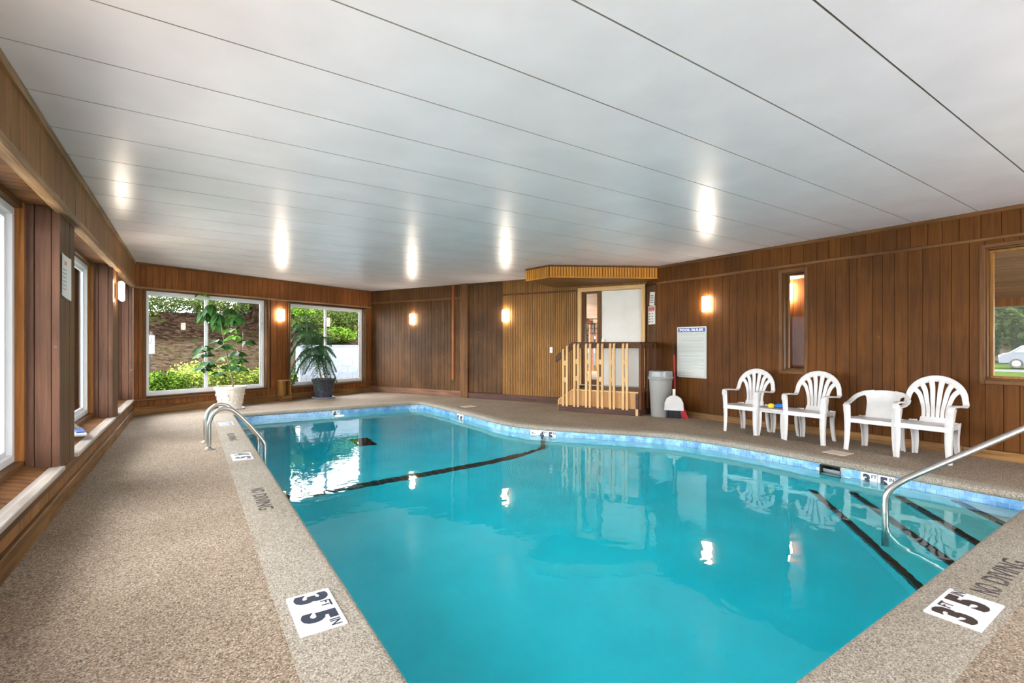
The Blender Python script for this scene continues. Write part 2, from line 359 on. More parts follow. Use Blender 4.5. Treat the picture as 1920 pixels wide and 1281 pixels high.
# ------------------------------------------------------------------ plan of the room (metres)
H = 2.66
A = (-.81, 10.55); B = (4.029, 12.796); D = (7.272, 6.25); E = (7.124, 5.894); F = (7.124, -2.8); G = (-.81, -2.8)
ROOM = [G, F, E, D, B, A]
def frame(name, p, q, label, kind='structure'):
    """wall frame: local x runs along the wall, y points out of the room, z up"""
    o = empty(name, (p[0], p[1], 0), math.atan2(q[1]-p[1], q[0]-p[0]), label, None, None, kind); return o
def seglen(p, q): return math.hypot(q[0]-p[0], q[1]-p[1])
def wall_mesh(name, p, q, z0, z1, holes, y0, y1, mat, label):
    """backing sheet with openings cut out as rectangles; it is the wall object itself"""
    L = seglen(p, q); mb = MB()
    us = sorted({0, L}|{h[0] for h in holes}|{h[1] for h in holes})
    for a, b in zip(us, us[1:]):
        hs = sorted([(h[2], h[3]) for h in holes if h[0] <= a+1e-6 and h[1] >= b-1e-6]); z = z0
        for c, d in hs:
            if c > z: mb.box(a, b, y0, y1, z, c)
            z = d
        if z < z1: mb.box(a, b, y0, y1, z, z1)
    o = mb.build(name, mat, None, loc=(p[0], p[1], 0), rz=math.atan2(q[1]-p[1], q[0]-p[0]))
    return tag(o, label, kind='structure')
def planks(par, u0, u1, z0, z1, wd, mat, y0=-.02, y1=0, gap=.004, holes=(), jit=.0, name='plank', bev=.002):
    cuts = {u0, u1}|{x for h in holes for x in h[:2] if u0 < x < u1}
    cuts = sorted(cuts); us = []
    for a, b in zip(cuts, cuts[1:]):
        n = max(1, round((b-a)/wd)); e = [a+(b-a)*i/n for i in range(n+1)]
        for i in range(1, n): e[i] += random.uniform(-jit, jit)*wd
        us += list(zip(e, e[1:]))
    for a, b in us:
        hs = sorted([(h[2], h[3]) for h in holes if h[0] < (a+b)/2 < h[1]]); z = z0; segs = []
        for c, d in hs:
            if c > z: segs.append((z, min(c, z1)))
            z = max(z, d)
        if z < z1: segs.append((z, z1))
        for c, d in segs:
            if d-c < .02: continue
            dy = random.uniform(-.0015, .0015)
            bx(name, mat, par, a+gap/2, b-gap/2, y0+dy, y1, c, d, bevel=bev)
def sliding_window(k, par_p, par_q, u0, u1, z0, z1, y, mull, label, fw=.06, mw=.06, depth=.06):
    """white two-pane slider set in the opening, in the wall's own frame"""
    o = empty('window_%d' % k, (par_p[0], par_p[1], 0), math.atan2(par_q[1]-par_p[1], par_q[0]-par_p[0]), label, None, None, 'structure')
    f = MB()
    f.box(u0, u1, y, y+depth, z0, z0+fw); f.box(u0, u1, y, y+depth, z1-fw, z1)
    f.box(u0, u0+fw, y, y+depth, z0+fw, z1-fw); f.box(u1-fw, u1, y, y+depth, z0+fw, z1-fw)
    f.build('frame', M['white_vinyl'], o, bevel=.004)
    for i, (a, b) in enumerate(((u0+fw, mull+mw/2), (mull-mw/2, u1-fw))):
        yy = y+.012+.02*i; s = MB(); t = .035
        s.box(a, b, yy, yy+.018, z0+fw, z0+fw+t); s.box(a, b, yy, yy+.018, z1-fw-t, z1-fw)
        s.box(a, a+t, yy, yy+.018, z0+fw+t, z1-fw-t); s.box(b-t, b, yy, yy+.018, z0+fw+t, z1-fw-t)
        s.build('sash', M['white_vinyl'], o, bevel=.003)
        bx('pane', M['glass'], o, a+t, b-t, yy+.007, yy+.011, z0+fw+t, z1-fw-t)
    return o
def portal(p, q, u0, u1, z0, z1, y):
    a = math.atan2(q[1]-p[1], q[0]-p[0]); ux, uy = math.cos(a), math.sin(a)
    L = bpy.data.lights.new('daylight_portal', 'AREA'); L.shape = 'RECTANGLE'; L.size = u1-u0; L.size_y = z1-z0; L.cycles.is_portal = True
    o = bpy.data.objects.new('daylight_portal', L); C.objects.link(o); m = (u0+u1)/2
    o.location = (p[0]+ux*m-uy*y, p[1]+uy*m+ux*y, (z0+z1)/2)
    d = Vector((uy, -ux, 0)); o.rotation_euler = d.to_track_quat('-Z', 'Z').to_euler()

# ------------------------------------------------------------------ floor with the pool cut out
# pool outline at the tile line, counter-clockwise from the near left corner
right = spline([(5.65, .87, 0), (5.65, 1.6, 0), (5.65, 2.5, 0), (5.645, 3.2, 0), (5.60, 3.7, 0), (5.46, 4.27, 0), (5.12, 4.82, 0), (4.78, 5.27, 0), (4.42, 5.78, 0), (4.22, 6.25, 0), (4.17, 6.8, 0), (4.20, 7.5, 0), (4.20, 8.9, 0), (4.19, 9.45, 0)], 6)
corner = [(4.19-.25*(1-math.cos(a)), 9.56+.28*math.sin(a), 0) for a in [PI/2*i/6 for i in range(1, 7)]]
OUT = [(.64, .87)]+[(p[0], p[1]) for p in right]+[(p[0], p[1]) for p in corner]+[(.64, 9.85)]
def resample(poly, step):
    out = []
    for i in range(len(poly)):
        a, b = poly[i], poly[(i+1) % len(poly)]; n = max(1, int(round(seglen(a, b)/step)))
        out += [(lerp(a[0], b[0], k/n), lerp(a[1], b[1], k/n)) for k in range(n)]
    return out
OUT = resample(OUT, .15); NO = len(OUT)
def offset(poly, wf):
    n = len(poly); res = []
    for i in range(n):
        p0, p, p1 = poly[i-1], poly[i], poly[(i+1) % n]
        def nrm(a, b):
            dx, dy = b[0]-a[0], b[1]-a[1]; l = math.hypot(dx, dy); return (dy/l, -dx/l)
        n0, n1 = nrm(p0, p), nrm(p, p1); w0, w1 = wf(((p0[0]+p[0])/2, (p0[1]+p[1])/2), n0), wf(((p[0]+p1[0])/2, (p[1]+p1[1])/2), n1)
        det = n0[0]*n1[1]-n0[1]*n1[0]
        if abs(det) < .3: nx, ny = n0[0]+n1[0], n0[1]+n1[1]; l = math.hypot(nx, ny); ww = (w0+w1)/2; res.append((p[0]+nx/l*ww, p[1]+ny/l*ww))
        else: res.append((p[0]+(w0*n1[1]-w1*n0[1])/det, p[1]+(n0[0]*w1-n1[0]*w0)/det))
    return res
COPE = offset(OUT, lambda m, n: .31 if n[0] < -.9 or n[1] < -.9 else (.2 if n[1] > .9 else .15))
def fill(loops, z):
    bm = bmesh.new(); es = []
    for lp in loops:
        vs = [bm.verts.new((p[0], p[1], z)) for p in lp]
        es += [bm.edges.new((vs[i], vs[(i+1) % len(vs)])) for i in range(len(vs))]
    bmesh.ops.triangle_fill(bm, use_beauty=True, use_dissolve=False, edges=es, normal=(0, 0, 1))
    for f in bm.faces:
        if f.normal.z < 0: f.normal_flip()
    me = bpy.data.meshes.new('fill'); bm.to_mesh(me); bm.free(); return me
fl = offset(ROOM, lambda m, n: .12)
me = fill([fl, COPE], 0); me.materials.append(M['floor'])
floor = bpy.data.objects.new('floor', me); C.objects.link(floor)
tag(floor, 'tan exposed-aggregate pool deck around the water', kind='structure')

# ------------------------------------------------------------------ ceiling: one satin panel per strip
ceiling = empty('ceiling', (0, 0, 0), 0, 'low white satin panelled ceiling over the pool', None, None, 'structure')
SEAM = plain('seam_grey', srgb(172, 168, 162), .95, spec=.1)
y = 3.243-.563*11; i = 0
CR = offset(ROOM, lambda m, n: .02)
while y < 12.9:
    poly = clip(clip(CR, 1, y+.0048, False), 1, y+.563-.0048, True)
    if len(poly) >= 3 and max(p[0] for p in poly)-min(p[0] for p in poly) > .05:
        pm = MB().prism(poly, H, H+.03); pm.m = [0, 0]+[1]*(len(pm.f)-2); pm.build('ceiling_panel', [M['ceiling'], SEAM], ceiling)
        a = clip(CR, 1, y, False); xs = [p[0] for p in clip(a, 1, y+.004, True)] if a else []
    y += .563
seams = MB(); seams.prism(CR, H+.022, H+.06); seams.build('joint_backing', SEAM, ceiling)
added_roof = MB().prism(offset(ROOM, lambda m, n: .45), H+.12, H+.4).build('added_roof', M['concrete']); tag(added_roof, 'flat roof slab added over the pool hall to block the sky', kind='structure')  # unseen slab added so no light comes in from above

# ------------------------------------------------------------------ right wall (chairs stand along it)
RH = [(2.257, 2.562, .85, 2.25), (4.393, 6.4, .84, 2.25)]
WR = wall_mesh('wall_right', E, F, 0, H+.1, RH, .002, .12, M['groove'], 'brown plank wall behind the white plastic chairs')
planks(WR, 0, 8.69, .1, 2.335, .135, M['plank'], holes=RH, jit=.18)
planks(WR, 0, 8.69, 2.36, H, .15, M['plank'], jit=.15)
bx('trim_strip', M['trim_x'], WR, 0, 8.69, -.034, -.001, 2.33, 2.365, .004)
bx('trim_strip', M['trim_x'], WR, 0, 8.69, -.03, -.001, H-.045, H, .004)
x = 0
while x < 8.6:
    l = random.uniform(1.6, 2.4); bx('baseboard', M['kick'], WR, x, min(8.69, x+l)-.004, -.036, -.001, 0, random.uniform(.092, .104), .004); x += l
def casing(par, u0, u1, z0, z1, wd, mat_x, mat_z, y0=-.035, jamb=.12):
    bx('casing', mat_z, par, u0-wd, u0, y0, 0, z0-wd, z1+wd, .004); bx('casing', mat_z, par, u1, u1+wd, y0, 0, z0-wd, z1+wd, .004)
    bx('casing', mat_x, par, u0, u1, y0, 0, z1, z1+wd, .004); bx('casing', mat_x, par, u0, u1, y0-.005, 0, z0-wd, z0, .004)
    if jamb:
        j = MB(); t = .012
        j.box(u0, u0+t, 0, jamb, z0, z1); j.box(u1-t, u1, 0, jamb, z0, z1); j.box(u0+t, u1-t, 0, jamb, z0, z0+t); j.box(u0+t, u1-t, 0, jamb, z1-t, z1)
        j.build('jamb', mat_z, par)
casing(WR, *RH[0], .045, M['trim_x'], M['trim_z'], jamb=.16); casing(WR, *RH[1], .045, M['trim_x'], M['trim_z'], jamb=.16)
def fixed_window(k, p, q, u0, u1, z0, z1, y, mat, label, fw=.035):
    o = empty('window_%d' % k, (p[0], p[1], 0), math.atan2(q[1]-p[1], q[0]-p[0]), label, None, None, 'structure'); f = MB()
    f.box(u0, u1, y, y+.05, z0, z0+fw); f.box(u0, u1, y, y+.05, z1-fw, z1); f.box(u0, u0+fw, y, y+.05, z0+fw, z1-fw); f.box(u1-fw, u1, y, y+.05, z0+fw, z1-fw)
    f.build('frame', mat, o, bevel=.004); bx('pane', M['old_glass'], o, u0+fw, u1-fw, y+.02, y+.026, z0+fw, z1-fw); return o
fixed_window(6, E, F, RH[0][0]+.012, RH[0][1]-.012, .862, 2.238, .09, M['trim_z'], 'narrow fixed slit window in the right brown wall', fw=.02)
fixed_window(7, E, F, RH[1][0]+.012, RH[1][1]-.012, .852, 2.238, .09, M['bead'], 'wide wood framed window into the next room at the right edge', fw=.03)

# short return wall that carries the paper notices
WS = wall_mesh('wall_return', D, E, 0, H+.1, [], .002, .1, M['groove'], 'short brown return wall beside the white door')
planks(WS, .0, seglen(D, E), .1, 2.335, .13, M['plank_mid']); planks(WS, 0, seglen(D, E), 2.36, H, .13, M['plank'])

# ------------------------------------------------------------------ middle wall with the door
DH = [(5.97, 7.21, .41, 2.31)]
WM = wall_mesh('wall_middle', B, D, 0, H+.1, DH, .002, .12, M['groove'], 'aged brown wall between the windows and the white door')
planks(WM, .0, 2.95, .15, 2.325, .098, M['plank_mid'], jit=.12); planks(WM, 0, 2.95, 2.355, H, .098, M['plank_mid'], jit=.1)
bx('trim_strip', M['trim_x'], WM, 0.05, 2.95, -.04, -.001, 2.32, 2.36, .004)
planks(WM, 3.18, 4.09, .14, 2.66, .13, M['plank_mid'], jit=.15)
bx('post', M['trim_z'], WM, 2.95, 3.075, -.06, 0, 0, H, .004); bx('post', M['trim_z'], WM, 3.08, 3.175, -.075, 0, 0, H, .004)
bx('baseboard', wood('pink_brown_baseboard', srgb(150, 112, 88), srgb(104, 74, 56), 'X', stain=.25), WM, 0.03, 2.95, -.04, -.001, 0, .15, .004)
bx('baseboard', M['kick_dark'], WM, 3.18, 5.9, -.05, -.001, 0, .13, .006)
def beads(name, par, u0, u1, z0, z1, mat, pitch=.042, y0=-.02, y1=0, holes=()):
    mb = MB(); n = int((u1-u0)/pitch); yg = lerp(y0, y1, .45); g = pitch*.15
    for i in range(n):
        a = u0+(u1-u0)*i/n; b = u0+(u1-u0)*(i+1)/n
        mb.add([(a, yg, z0), (a+g, y0, z0), (b-g, y0, z0), (b, yg, z0), (a, yg, z1), (a+g, y0, z1), (b-g, y0, z1), (b, yg, z1)],
               [(0, 1, 5, 4), (1, 2, 6, 5), (2, 3, 7, 6), (0, 3, 2, 1), (4, 5, 6, 7)])
        mb.m[-5] = mb.m[-3] = 1
    o = mb.build(name, [mat, M['bead_groove']], par); o['kind'] = 'stuff'; return o
beads('beadboard', WM, 4.09, 5.905, .13, H, M['bead'])
bx('trim_strip', M['stained_z'], WM, 4.09, 5.9, -.045, -.015, 2.325, 2.36, .004)
beads('beadboard', WM, 5.905, seglen(B, D), 2.39, H, M['bead'])
beads('beadboard', WM, 5.905, 5.92, .0, 2.39, M['bead'])
# door: pine frame, brown side light, white slab
door = empty('door_1', (B[0], B[1], 0), math.atan2(D[1]-B[1], D[0]-B[0]), 'white slab door with glass side light in a pale pine frame', None, None, 'structure')
f0, f1, zb, zt = 5.906, 7.275, .41, 2.385
bx('pine_jamb', M['pine'], door, f0, f0+.07, -.05, .02, zb, zt-.078, .003); bx('pine_jamb', M['pine'], door, f1-.075, f1, -.05, .02, zb, zt-.078, .003)
bx('pine_head', M['pine_x'], door, f0, f1, -.055, .02, zt-.078, zt, .003)
sl = MB(); sl.box(5.976, 6.04, -.005, .1, zb, 2.307); sl.box(6.308, 6.395, -.012, .1, zb, 2.307); sl.box(6.04, 6.308, 0, .1, 2.275, 2.307); sl.box(6.04, 6.308, 0, .1, zb, .52)
sl.build('side_light_frame', M['trim_z'], door, bevel=.003)
bx('pane', M['old_glass'], door, 6.04, 6.308, .045, .051, .52, 2.275)
bx('slab', M['door_white'], door, 6.398, 7.2, .004, .048, zb+.016, 2.304, .003)
hp = bx('latch_plate', plain('white_latch', srgb(240, 240, 244), .3), door, 6.405, 6.468, -.03, .004, 1.2, 1.345, .006)
MB().tube([(6.437, -.03, 1.24), (6.437, -.075, 1.24), (6.437, -.075, 1.31)], .012).build('handle', M['steel'], hp, smooth=.7)
bx('threshold', plain('threshold_metal', srgb(170, 168, 160), .4, .7), door, 5.976, 7.2, -.06, .1, .408, .424, .003)
# light switch
sw = empty('light_switch', (B[0], B[1], 0), door.rotation_euler[2], 'white wall switch on tan beadboard beside the steps', 'switch')
bx('plate', plain('switch_plate', srgb(236, 236, 238), .35), sw, 5.262, 5.326, -.028, -.02, 1.06, 1.182, .003); bx('toggle', M['white_vinyl'], sw, 5.286, 5.302, -.04, -.028, 1.105, 1.14, .003)

# soffit box over the door
soff = empty('soffit', (0, 0, 0), 0, 'amber beadboard soffit hanging over the white door', None, None, 'structure')
P1, P2, P3 = (5.312, 7.472), (5.376, 6.852), (7.10, 5.87)
W1 = (6.43, 7.95); SP = [P2, P3, (7.124, 5.9), D, W1, P1]
MB().prism(SP, 2.445, H).build('core', M['groove'], soff)
def soffit_face(p, q):
    fr = empty('face', (p[0], p[1], 0), math.atan2(q[1]-p[1], q[0]-p[0])); fr.parent = soff; L = seglen(p, q)
    beads('beadboard', fr, 0, L, 2.45, H-.025, M['bead_amber'], .05, -.014, .0)
    bx('trim_strip', M['stained_z'], fr, 0, L, -.024, 0, H-.03, H, .003); bx('trim_strip', M['bead_amber'], fr, 0, L, -.02, 0, 2.43, 2.455, .003)
soffit_face(P1, P2); soffit_face(P2, P3); soffit_face(W1, P1)
dirx = ((P3[0]-P2[0])/seglen(P2, P3), (P3[1]-P2[1])/seglen(P2, P3))
a = math.atan2(dirx[1], dirx[0]); und = empty('underside', (P2[0], P2[1], 0), a); und.parent = soff
ca, sa = math.cos(-a), math.sin(-a)
loc = [((p[0]-P2[0])*ca-(p[1]-P2[1])*sa, (p[0]-P2[0])*sa+(p[1]-P2[1])*ca) for p in SP]
yy = 0
while yy < 2.6:
    poly = clip(clip(loc, 1, yy+.003, False), 1, yy+.089, True)
    if len(poly) > 2: MB().prism(poly, 2.43, 2.446).build('soffit_plank', M['board_x'], und)
    yy += .092

# ------------------------------------------------------------------ far wall with two picture windows
FW1, FW2 = (.185, 2.43, .30, 2.2), (2.96, 5.12, .285, 2.18)
LF = seglen(A, B)
WF = wall_mesh('wall_far', A, B, 0, H+.1, [FW1, FW2], .002, .16, M['groove'], 'red-brown plank wall around the two far picture windows')
planks(WF, 0, LF, 2.235, H, .1, M['plank_far'], jit=.15)
planks(WF, 0, FW1[0]-.03, .28, 2.22, .085, M['plank_far']); planks(WF, 2.5, 2.9, .25, 2.2, .13, M['plank_far']); planks(WF, 5.16, LF, .25, 2.2, .09, M['plank_far'])
planks(WF, 0, LF, .147, .25, .105, M['plank_far'], jit=.1)
x = 0
for l in (1.9, 1.5, 1.93): bx('baseboard', M['kick'], WF, x, x+l-.004, -.035, -.001, 0, .145, .004); x += l
bx('trim_strip', M['worn_x'], WF, 0, LF, -.038, -.001, 2.205, 2.24, .004); bx('trim_strip', M['trim_x'], WF, 0, LF, -.03, -.001, H-.04, H, .004)
bx('sill', M['trim_x'], WF, 0, LF, -.045, -.001, .245, .285, .005)
for k, hq in enumerate((FW1, FW2)):
    u0, u1, z0, z1 = hq
    j = MB(); t = .015; j.box(u0, u0+t, 0, .16, z0, z1); j.box(u1-t, u1, 0, .16, z0, z1); j.box(u0+t, u1-t, 0, .16, z0, z0+t); j.box(u0+t, u1-t, 0, .16, z1-t, z1)
    j.build('jamb', M['trim_z'], WF)
    bx('casing', M['trim_z'], WF, u0-.05, u0, -.03, 0, z0-.02, z1, .004); bx('casing', M['trim_z'], WF, u1, u1+.05, -.03, 0, z0-.02, z1, .004)
sliding_window(1, A, B, FW1[0]+.015, FW1[1]-.015, FW1[2]+.015, FW1[3]-.015, .09, 1.25, 'white sliding window behind the broad-leaved potted plant', fw=.045)
sliding_window(2, A, B, FW2[0]+.015, FW2[1]-.015, FW2[2]+.015, FW2[3]-.015, .09, 3.99, 'white sliding window behind the needle-leaved potted plant', fw=.045)

# ------------------------------------------------------------------ left wall: deep window bays between posts
LL = 13.35                                        # local x = Y + 2.8
BAYS = [(-.57, 1.93), (2.43, 4.93), (5.46, 7.96), (8.46, 10.42)]
Y0 = -2.8; BD = .24
LH = [(a-Y0, b-Y0, .33, 2.245) for a, b in BAYS]
WL = empty('wall_left', (G[0], G[1], 0), PI/2, 'left wall of deep window bays between brown posts', None, None, 'structure')
mb = MB()
mb.box(0, LL, .30, .36, 0, .34); mb.box(0, LL, .30, .36, 2.25, H+.1); mb.box(0, LL, .0, .3, 2.262, 2.3)
for a, b in zip([0]+[h[1] for h in LH], [h[0] for h in LH]+[LL]): mb.box(a+.02, b-.02, .025, .295, .02, 2.262)
mb.box(0, LL, .02, .3, .0, .255)
mb.build('core', M['groove'], WL)
planks(WL, 0, LL, 2.25, H, .088, M['plank_left'], y0=-.022, y1=-.002, jit=.12)
bx('trim_strip', M['worn_x'], WL, 0, LL, -.045, -.002, H-.05, H, .006)
x = 0
while x < LL:
    l = random.uniform(2.2, 3.2); bx('trim_strip', M['worn_x'], WL, x, min(LL, x+l)-.004, -.045, .03, 2.205, 2.262, .006); x += l
planks(WL, 0, LL, .125, .205, .115, M['plank_left'], y0=-.0, y1=.02, jit=.12)
bx('trim_strip', M['trim_x'], WL, 0, LL, -.012, .02, .205, .262, .004)
x = 0
while x < LL:
    l = random.uniform(1.4, 2.3); bx('baseboard', M['kick'], WL, x, min(LL, x+l)-.004, -.028, .02, 0, random.uniform(.115, .13), .005); x += l
for k, (a, b, z0, z1) in enumerate(LH):
    n = round((b-a)/.1)
    for i in range(n):                            # soffit and sill boards run into the bay
        p, q = a+(b-a)*i/n+.003, a+(b-a)*(i+1)/n-.003
        bx('soffit_board', M['board_y'], WL, p, q, .03, .3, 2.246, 2.262, .002)
        MB().add([(p, .06, .27), (q, .06, .27), (q, .25, .318), (p, .25, .318), (p, .06, .29), (q, .06, .29), (q, .25, .335), (p, .25, .335)],
                 [(0, 3, 2, 1), (4, 5, 6, 7), (0, 1, 5, 4), (1, 2, 6, 5), (2, 3, 7, 6), (3, 0, 4, 7)]).build('sill_board', M['board_y'], WL)
    bx('sill_nosing', M['sill_pale'], WL, a, b, -.03, .065, .262, .295, .006)
    c = MB(); c.box(a, b, .19, .3, .31, .365); c.box(a, b, .2, .3, 2.2, 2.25); c.build('casing', M['trim_x'], WL, bevel=.004)
    for s, u in ((1, a), (-1, b)):
        c = MB(); c.box(min(u, u+s*.03), max(u, u+s*.03), .19, .26, .33, 2.25); c.build('casing', wood('casing_upright', srgb(166, 110, 58), srgb(120, 74, 36), 'Z', stain=.2) if k == 0 and s == 1 else bpy.data.materials['casing_upright'], WL, bevel=.003)
    sliding_window(9+k if k < 2 else k+1, G, A, a+.03, b-.03, .365, 2.2, .24, (a+b)/2, ['white sliding window in the bay beside the camera', 'white sliding window in the nearest visible left bay', 'white sliding window in the bay with the scrub brush', 'white sliding window in the last left bay by the corner'][k], fw=.055)
    portal((G[0], G[1]), A, a+.03, b-.03, .4, 2.2, .31)
posts = [(0, LH[0][0])]+[(LH[i][1], LH[i+1][0]) for i in range(3)]+[(LH[3][1], LL)]
for a, b in posts:                                # boards wrapping each post
    for e, s in ((a, -1), (b, 1)):
        if (b == LL and s == 1) or (a == 0 and s == -1): continue
        for y0_, y1_, pr in ((.145, .19, 0), (.05, .14, .0), (.0, .046, .008)):
            z0 = .292 if y0_ > 0 else .262
            bx('post_board', M['purple'], WL, min(e, e+s*-.02)-(pr if s < 0 else 0), max(e, e+s*-.02)+(pr if s > 0 else 0), y0_, y1_, z0, 2.246, .003)
    planks(WL, a+.02, b-.02, .262, 2.246, .15, M['post_front'], y0=.002, y1=.025, name='post_board')

# rear wall, behind the camera; its window is unseen, added for daylight
RB = [(1.2, 5.2, .45, 2.3)]
WB = wall_mesh('wall_rear', F, G, 0, H+.1, RB, .002, .14, M['plank'], 'brown rear wall behind the camera')
for k, h in enumerate(RB):
    sliding_window(11+k, F, G, h[0], h[1], h[2], h[3], .04, (h[0]+h[1])/2, ['unseen white rear window added for light, towards the chairs', 'unseen white rear window added for light, towards the bays'][k]); portal(F, G, h[0], h[1], h[2], h[3], .12)
portal(A, B, FW1[0], FW1[1], FW1[2], FW1[3], .17); portal(A, B, FW2[0], FW2[1], FW2[2], FW2[3], .17)
# ------------------------------------------------------------------ swimming pool
WZ = -.14
pool = empty('swimming_pool', (3, 5, 0), 0, 'indoor swimming pool of turquoise water with a blue tile line', 'pool')
PO = Vector((3, 5, 0))
def padd(mb, name, mats, **k):
    mb.v = [(v[0]-3, v[1]-5, v[2]) for v in mb.v]; return mb.build(name, mats, pool, **k)
mb = MB(); prof = []                              # coping ring with a rounded nose
for i in range(NO):
    o, c = OUT[i], COPE[i]; dx, dy = o[0]-c[0], o[1]-c[1]; l = math.hypot(dx, dy); ux, uy = dx/l, dy/l
    for t, z in ((-.0, -.02), (.0, .002), (l-.012, .002), (l+.008, -.006), (l+.02, -.024), (l+.02, -.05), (l+.01, -.062), (l-.03, -.064)):
        mb.v.append((c[0]+ux*t, c[1]+uy*t, z))
for i in range(NO):
    j = (i+1) % NO
    for k in range(7): mb.f.append((i*8+k, j*8+k, j*8+k+1, i*8+k+1)); mb.m.append(0)
padd(mb, 'coping', M['coping'], smooth=.9)

def dist_out(x, y):
    best = 9; bp = None
    for i in range(NO):
        a, b = OUT[i], OUT[(i+1) % NO]; dx, dy = b[0]-a[0], b[1]-a[1]
        t = max(0, min(1, ((x-a[0])*dx+(y-a[1])*dy)/(dx*dx+dy*dy))); px, py = a[0]+dx*t, a[1]+dy*t
        d = math.hypot(x-px, y-py)
        if d < best: best = d; bp = (px, py)
    return best, bp
def inside(x, y):
    r = False
    for i in range(NO):
        a, b = OUT[i], OUT[(i+1) % NO]
        if (a[1] > y) != (b[1] > y) and x < (b[0]-a[0])*(y-a[1])/(b[1]-a[1])+a[0]: r = not r
    return r
def depth(y):
    if y < 3.2: return -1.18
    if y < 5.9: return lerp(-1.18, -1.34, (y-3.2)/2.7)
    t = min(1, (y-5.9)/2.1); return lerp(-1.34, -1.97, t*t*(3-2*t))
CR_ = .42
def bedz(y, d): return depth(y)+(CR_-math.sqrt(max(0, CR_*CR_-(CR_-d)**2)) if d < CR_ else 0)
st = .1; nx, ny = int(5.2/st)+2, int(9.2/st)+2
grid = {}; verts = []; mb = MB()
for i in range(nx):
    for j in range(ny):
        x, y = .6+i*st, .8+j*st; ins = inside(x, y); d, bp = dist_out(x, y)
        if ins: verts.append((x, y, bedz(y, d))); grid[i, j] = (len(verts)-1, 1)
        else: verts.append((bp[0], bp[1], bedz(bp[1], 0))); grid[i, j] = (len(verts)-1, 0)
mb.v = verts
for i in range(nx-1):
    for j in range(ny-1):
        q = [grid[i, j], grid[i+1, j], grid[i+1, j+1], grid[i, j+1]]
        if any(k[1] for k in q): mb.f.append(tuple(k[0] for k in q)); mb.m.append(0)
for i in range(NO):                               # upright wall below the tile line
    a, b = OUT[i], OUT[(i+1) % NO]; m = ((a[0]+b[0])/2, (a[1]+b[1])/2)
    mb.add([(a[0], a[1], bedz(a[1], 0)-.06), (b[0], b[1], bedz(b[1], 0)-.06), (b[0], b[1], -.2), (a[0], a[1], -.2)], [(0, 1, 2, 3)])
    if not 2.28 < m[1] < 2.5 or m[0] < 5: mb.add([(a[0], a[1], -.2), (b[0], b[1], -.2), (b[0], b[1], -.06), (a[0], a[1], -.06)], [(0, 1, 2, 3)])
padd(mb, 'basin', M['plaster'], smooth=.9)
# corner steps with black tiled edges
STEPS = [(-.94, 2.62, 3.76), (-.72, 2.22, 4.2), (-.51, 1.82, 4.61), (-.245, 1.41, 5.07)]
for z, yr, xn in STEPS:
    mb = MB().prism([(xn, .85), (5.68, .85), (5.68, yr)], -1.25 if z < -.9 else z-.4, z); s = padd(mb, 'step', M['step_plaster'])
    dx, dy = xn-5.65, .87-yr; l = math.hypot(dx, dy); dx /= l; dy /= l; nxn, nyn = -dy, dx   # toward the corner
    if nxn*(5.65-5) + nyn*(.87-1.5) < 0: nxn, nyn = -nxn, -nyn
    e = MB(); n = int(l/.052)
    for i in range(n):
        t0, t1 = l*i/n+.0015, l*(i+1)/n-.0015
        q = [(5.65+dx*t-(nxn*.002)+nxn*wd, yr+dy*t-(nyn*.002)+nyn*wd) for t, wd in ((t0, -.004), (t1, -.004), (t1, .052), (t0, .052))]
        if (q[1][0]-q[0][0])*(q[2][1]-q[1][1])-(q[1][1]-q[0][1])*(q[2][0]-q[1][0]) < 0: q.reverse()
        e.prism(q, z-.05, z+.004)
    o = e.build('edge_tile', M['black_tile'], s); o.matrix_parent_inverse = Matrix.Translation((-3, -5, 0)); o['kind'] = 'stuff'
# slope-change line across the floor and up the right wall
line = [(.64, 5.88)]+[(.64+.1*i, 5.88) for i in range(1, 30)]+[(p[0], p[1]) for p in spline([(3.55, 5.88, 0), (3.85, 5.92, 0), (4.1, 5.94, 0), (4.30, 5.90, 0), (4.405, 5.815, 0)], 8)]
e = MB(); pts = []
for x, y in line:
    d, bp = dist_out(x, y); pts.append((x, y, bedz(y, d)+.006))
x, y, z = pts[-1]
pts += [(x, y-.01, lerp(z, -.16, k/8)) for k in range(1, 9)]
for a, b in zip(pts, pts[1:]):
    a, b = Vector(a), Vector(b); t = (b-a).normalized(); s = Vector((0, 1, 0)); s = (s-t*s.dot(t)).normalized()
    up = t.cross(s); a2, b2 = a+(b-a)*.03, b-(b-a)*.03; h = .085
    e.add([a2-s*h-up*.004, b2-s*h-up*.004, b2+s*h-up*.004, a2+s*h-up*.004, a2-s*h+up*.006, b2-s*h+up*.006, b2+s*h+up*.006, a2+s*h+up*.006],
          [(0, 3, 2, 1), (4, 5, 6, 7), (0, 1, 5, 4), (1, 2, 6, 5), (2, 3, 7, 6), (3, 0, 4, 7)])
padd(e, 'slope_line', M['black_tile'])['kind'] = 'stuff'
# drain grate, pool lamp
g = MB(); g.box(2.44, 2.76, 8.42, 9.0, -1.975, -1.955); padd(g, 'drain_frame', plain('dark_teal_grate', srgb(16, 44, 48), .9, spec=.05))
o = MB().lathe([(.11, 0), (.11, .02), (.09, .025)], 24).build('lamp_rim', M['steel'], pool, loc=(2.46-3, 9.846-5, -.34)); o.rotation_euler = (PI/2, 0, 0)
o2 = MB().lathe([(.085, .024), (.085, .03), (.05, .04), (.0, .042)], 24).build('lamp_lens', M['lamp_under'], o)
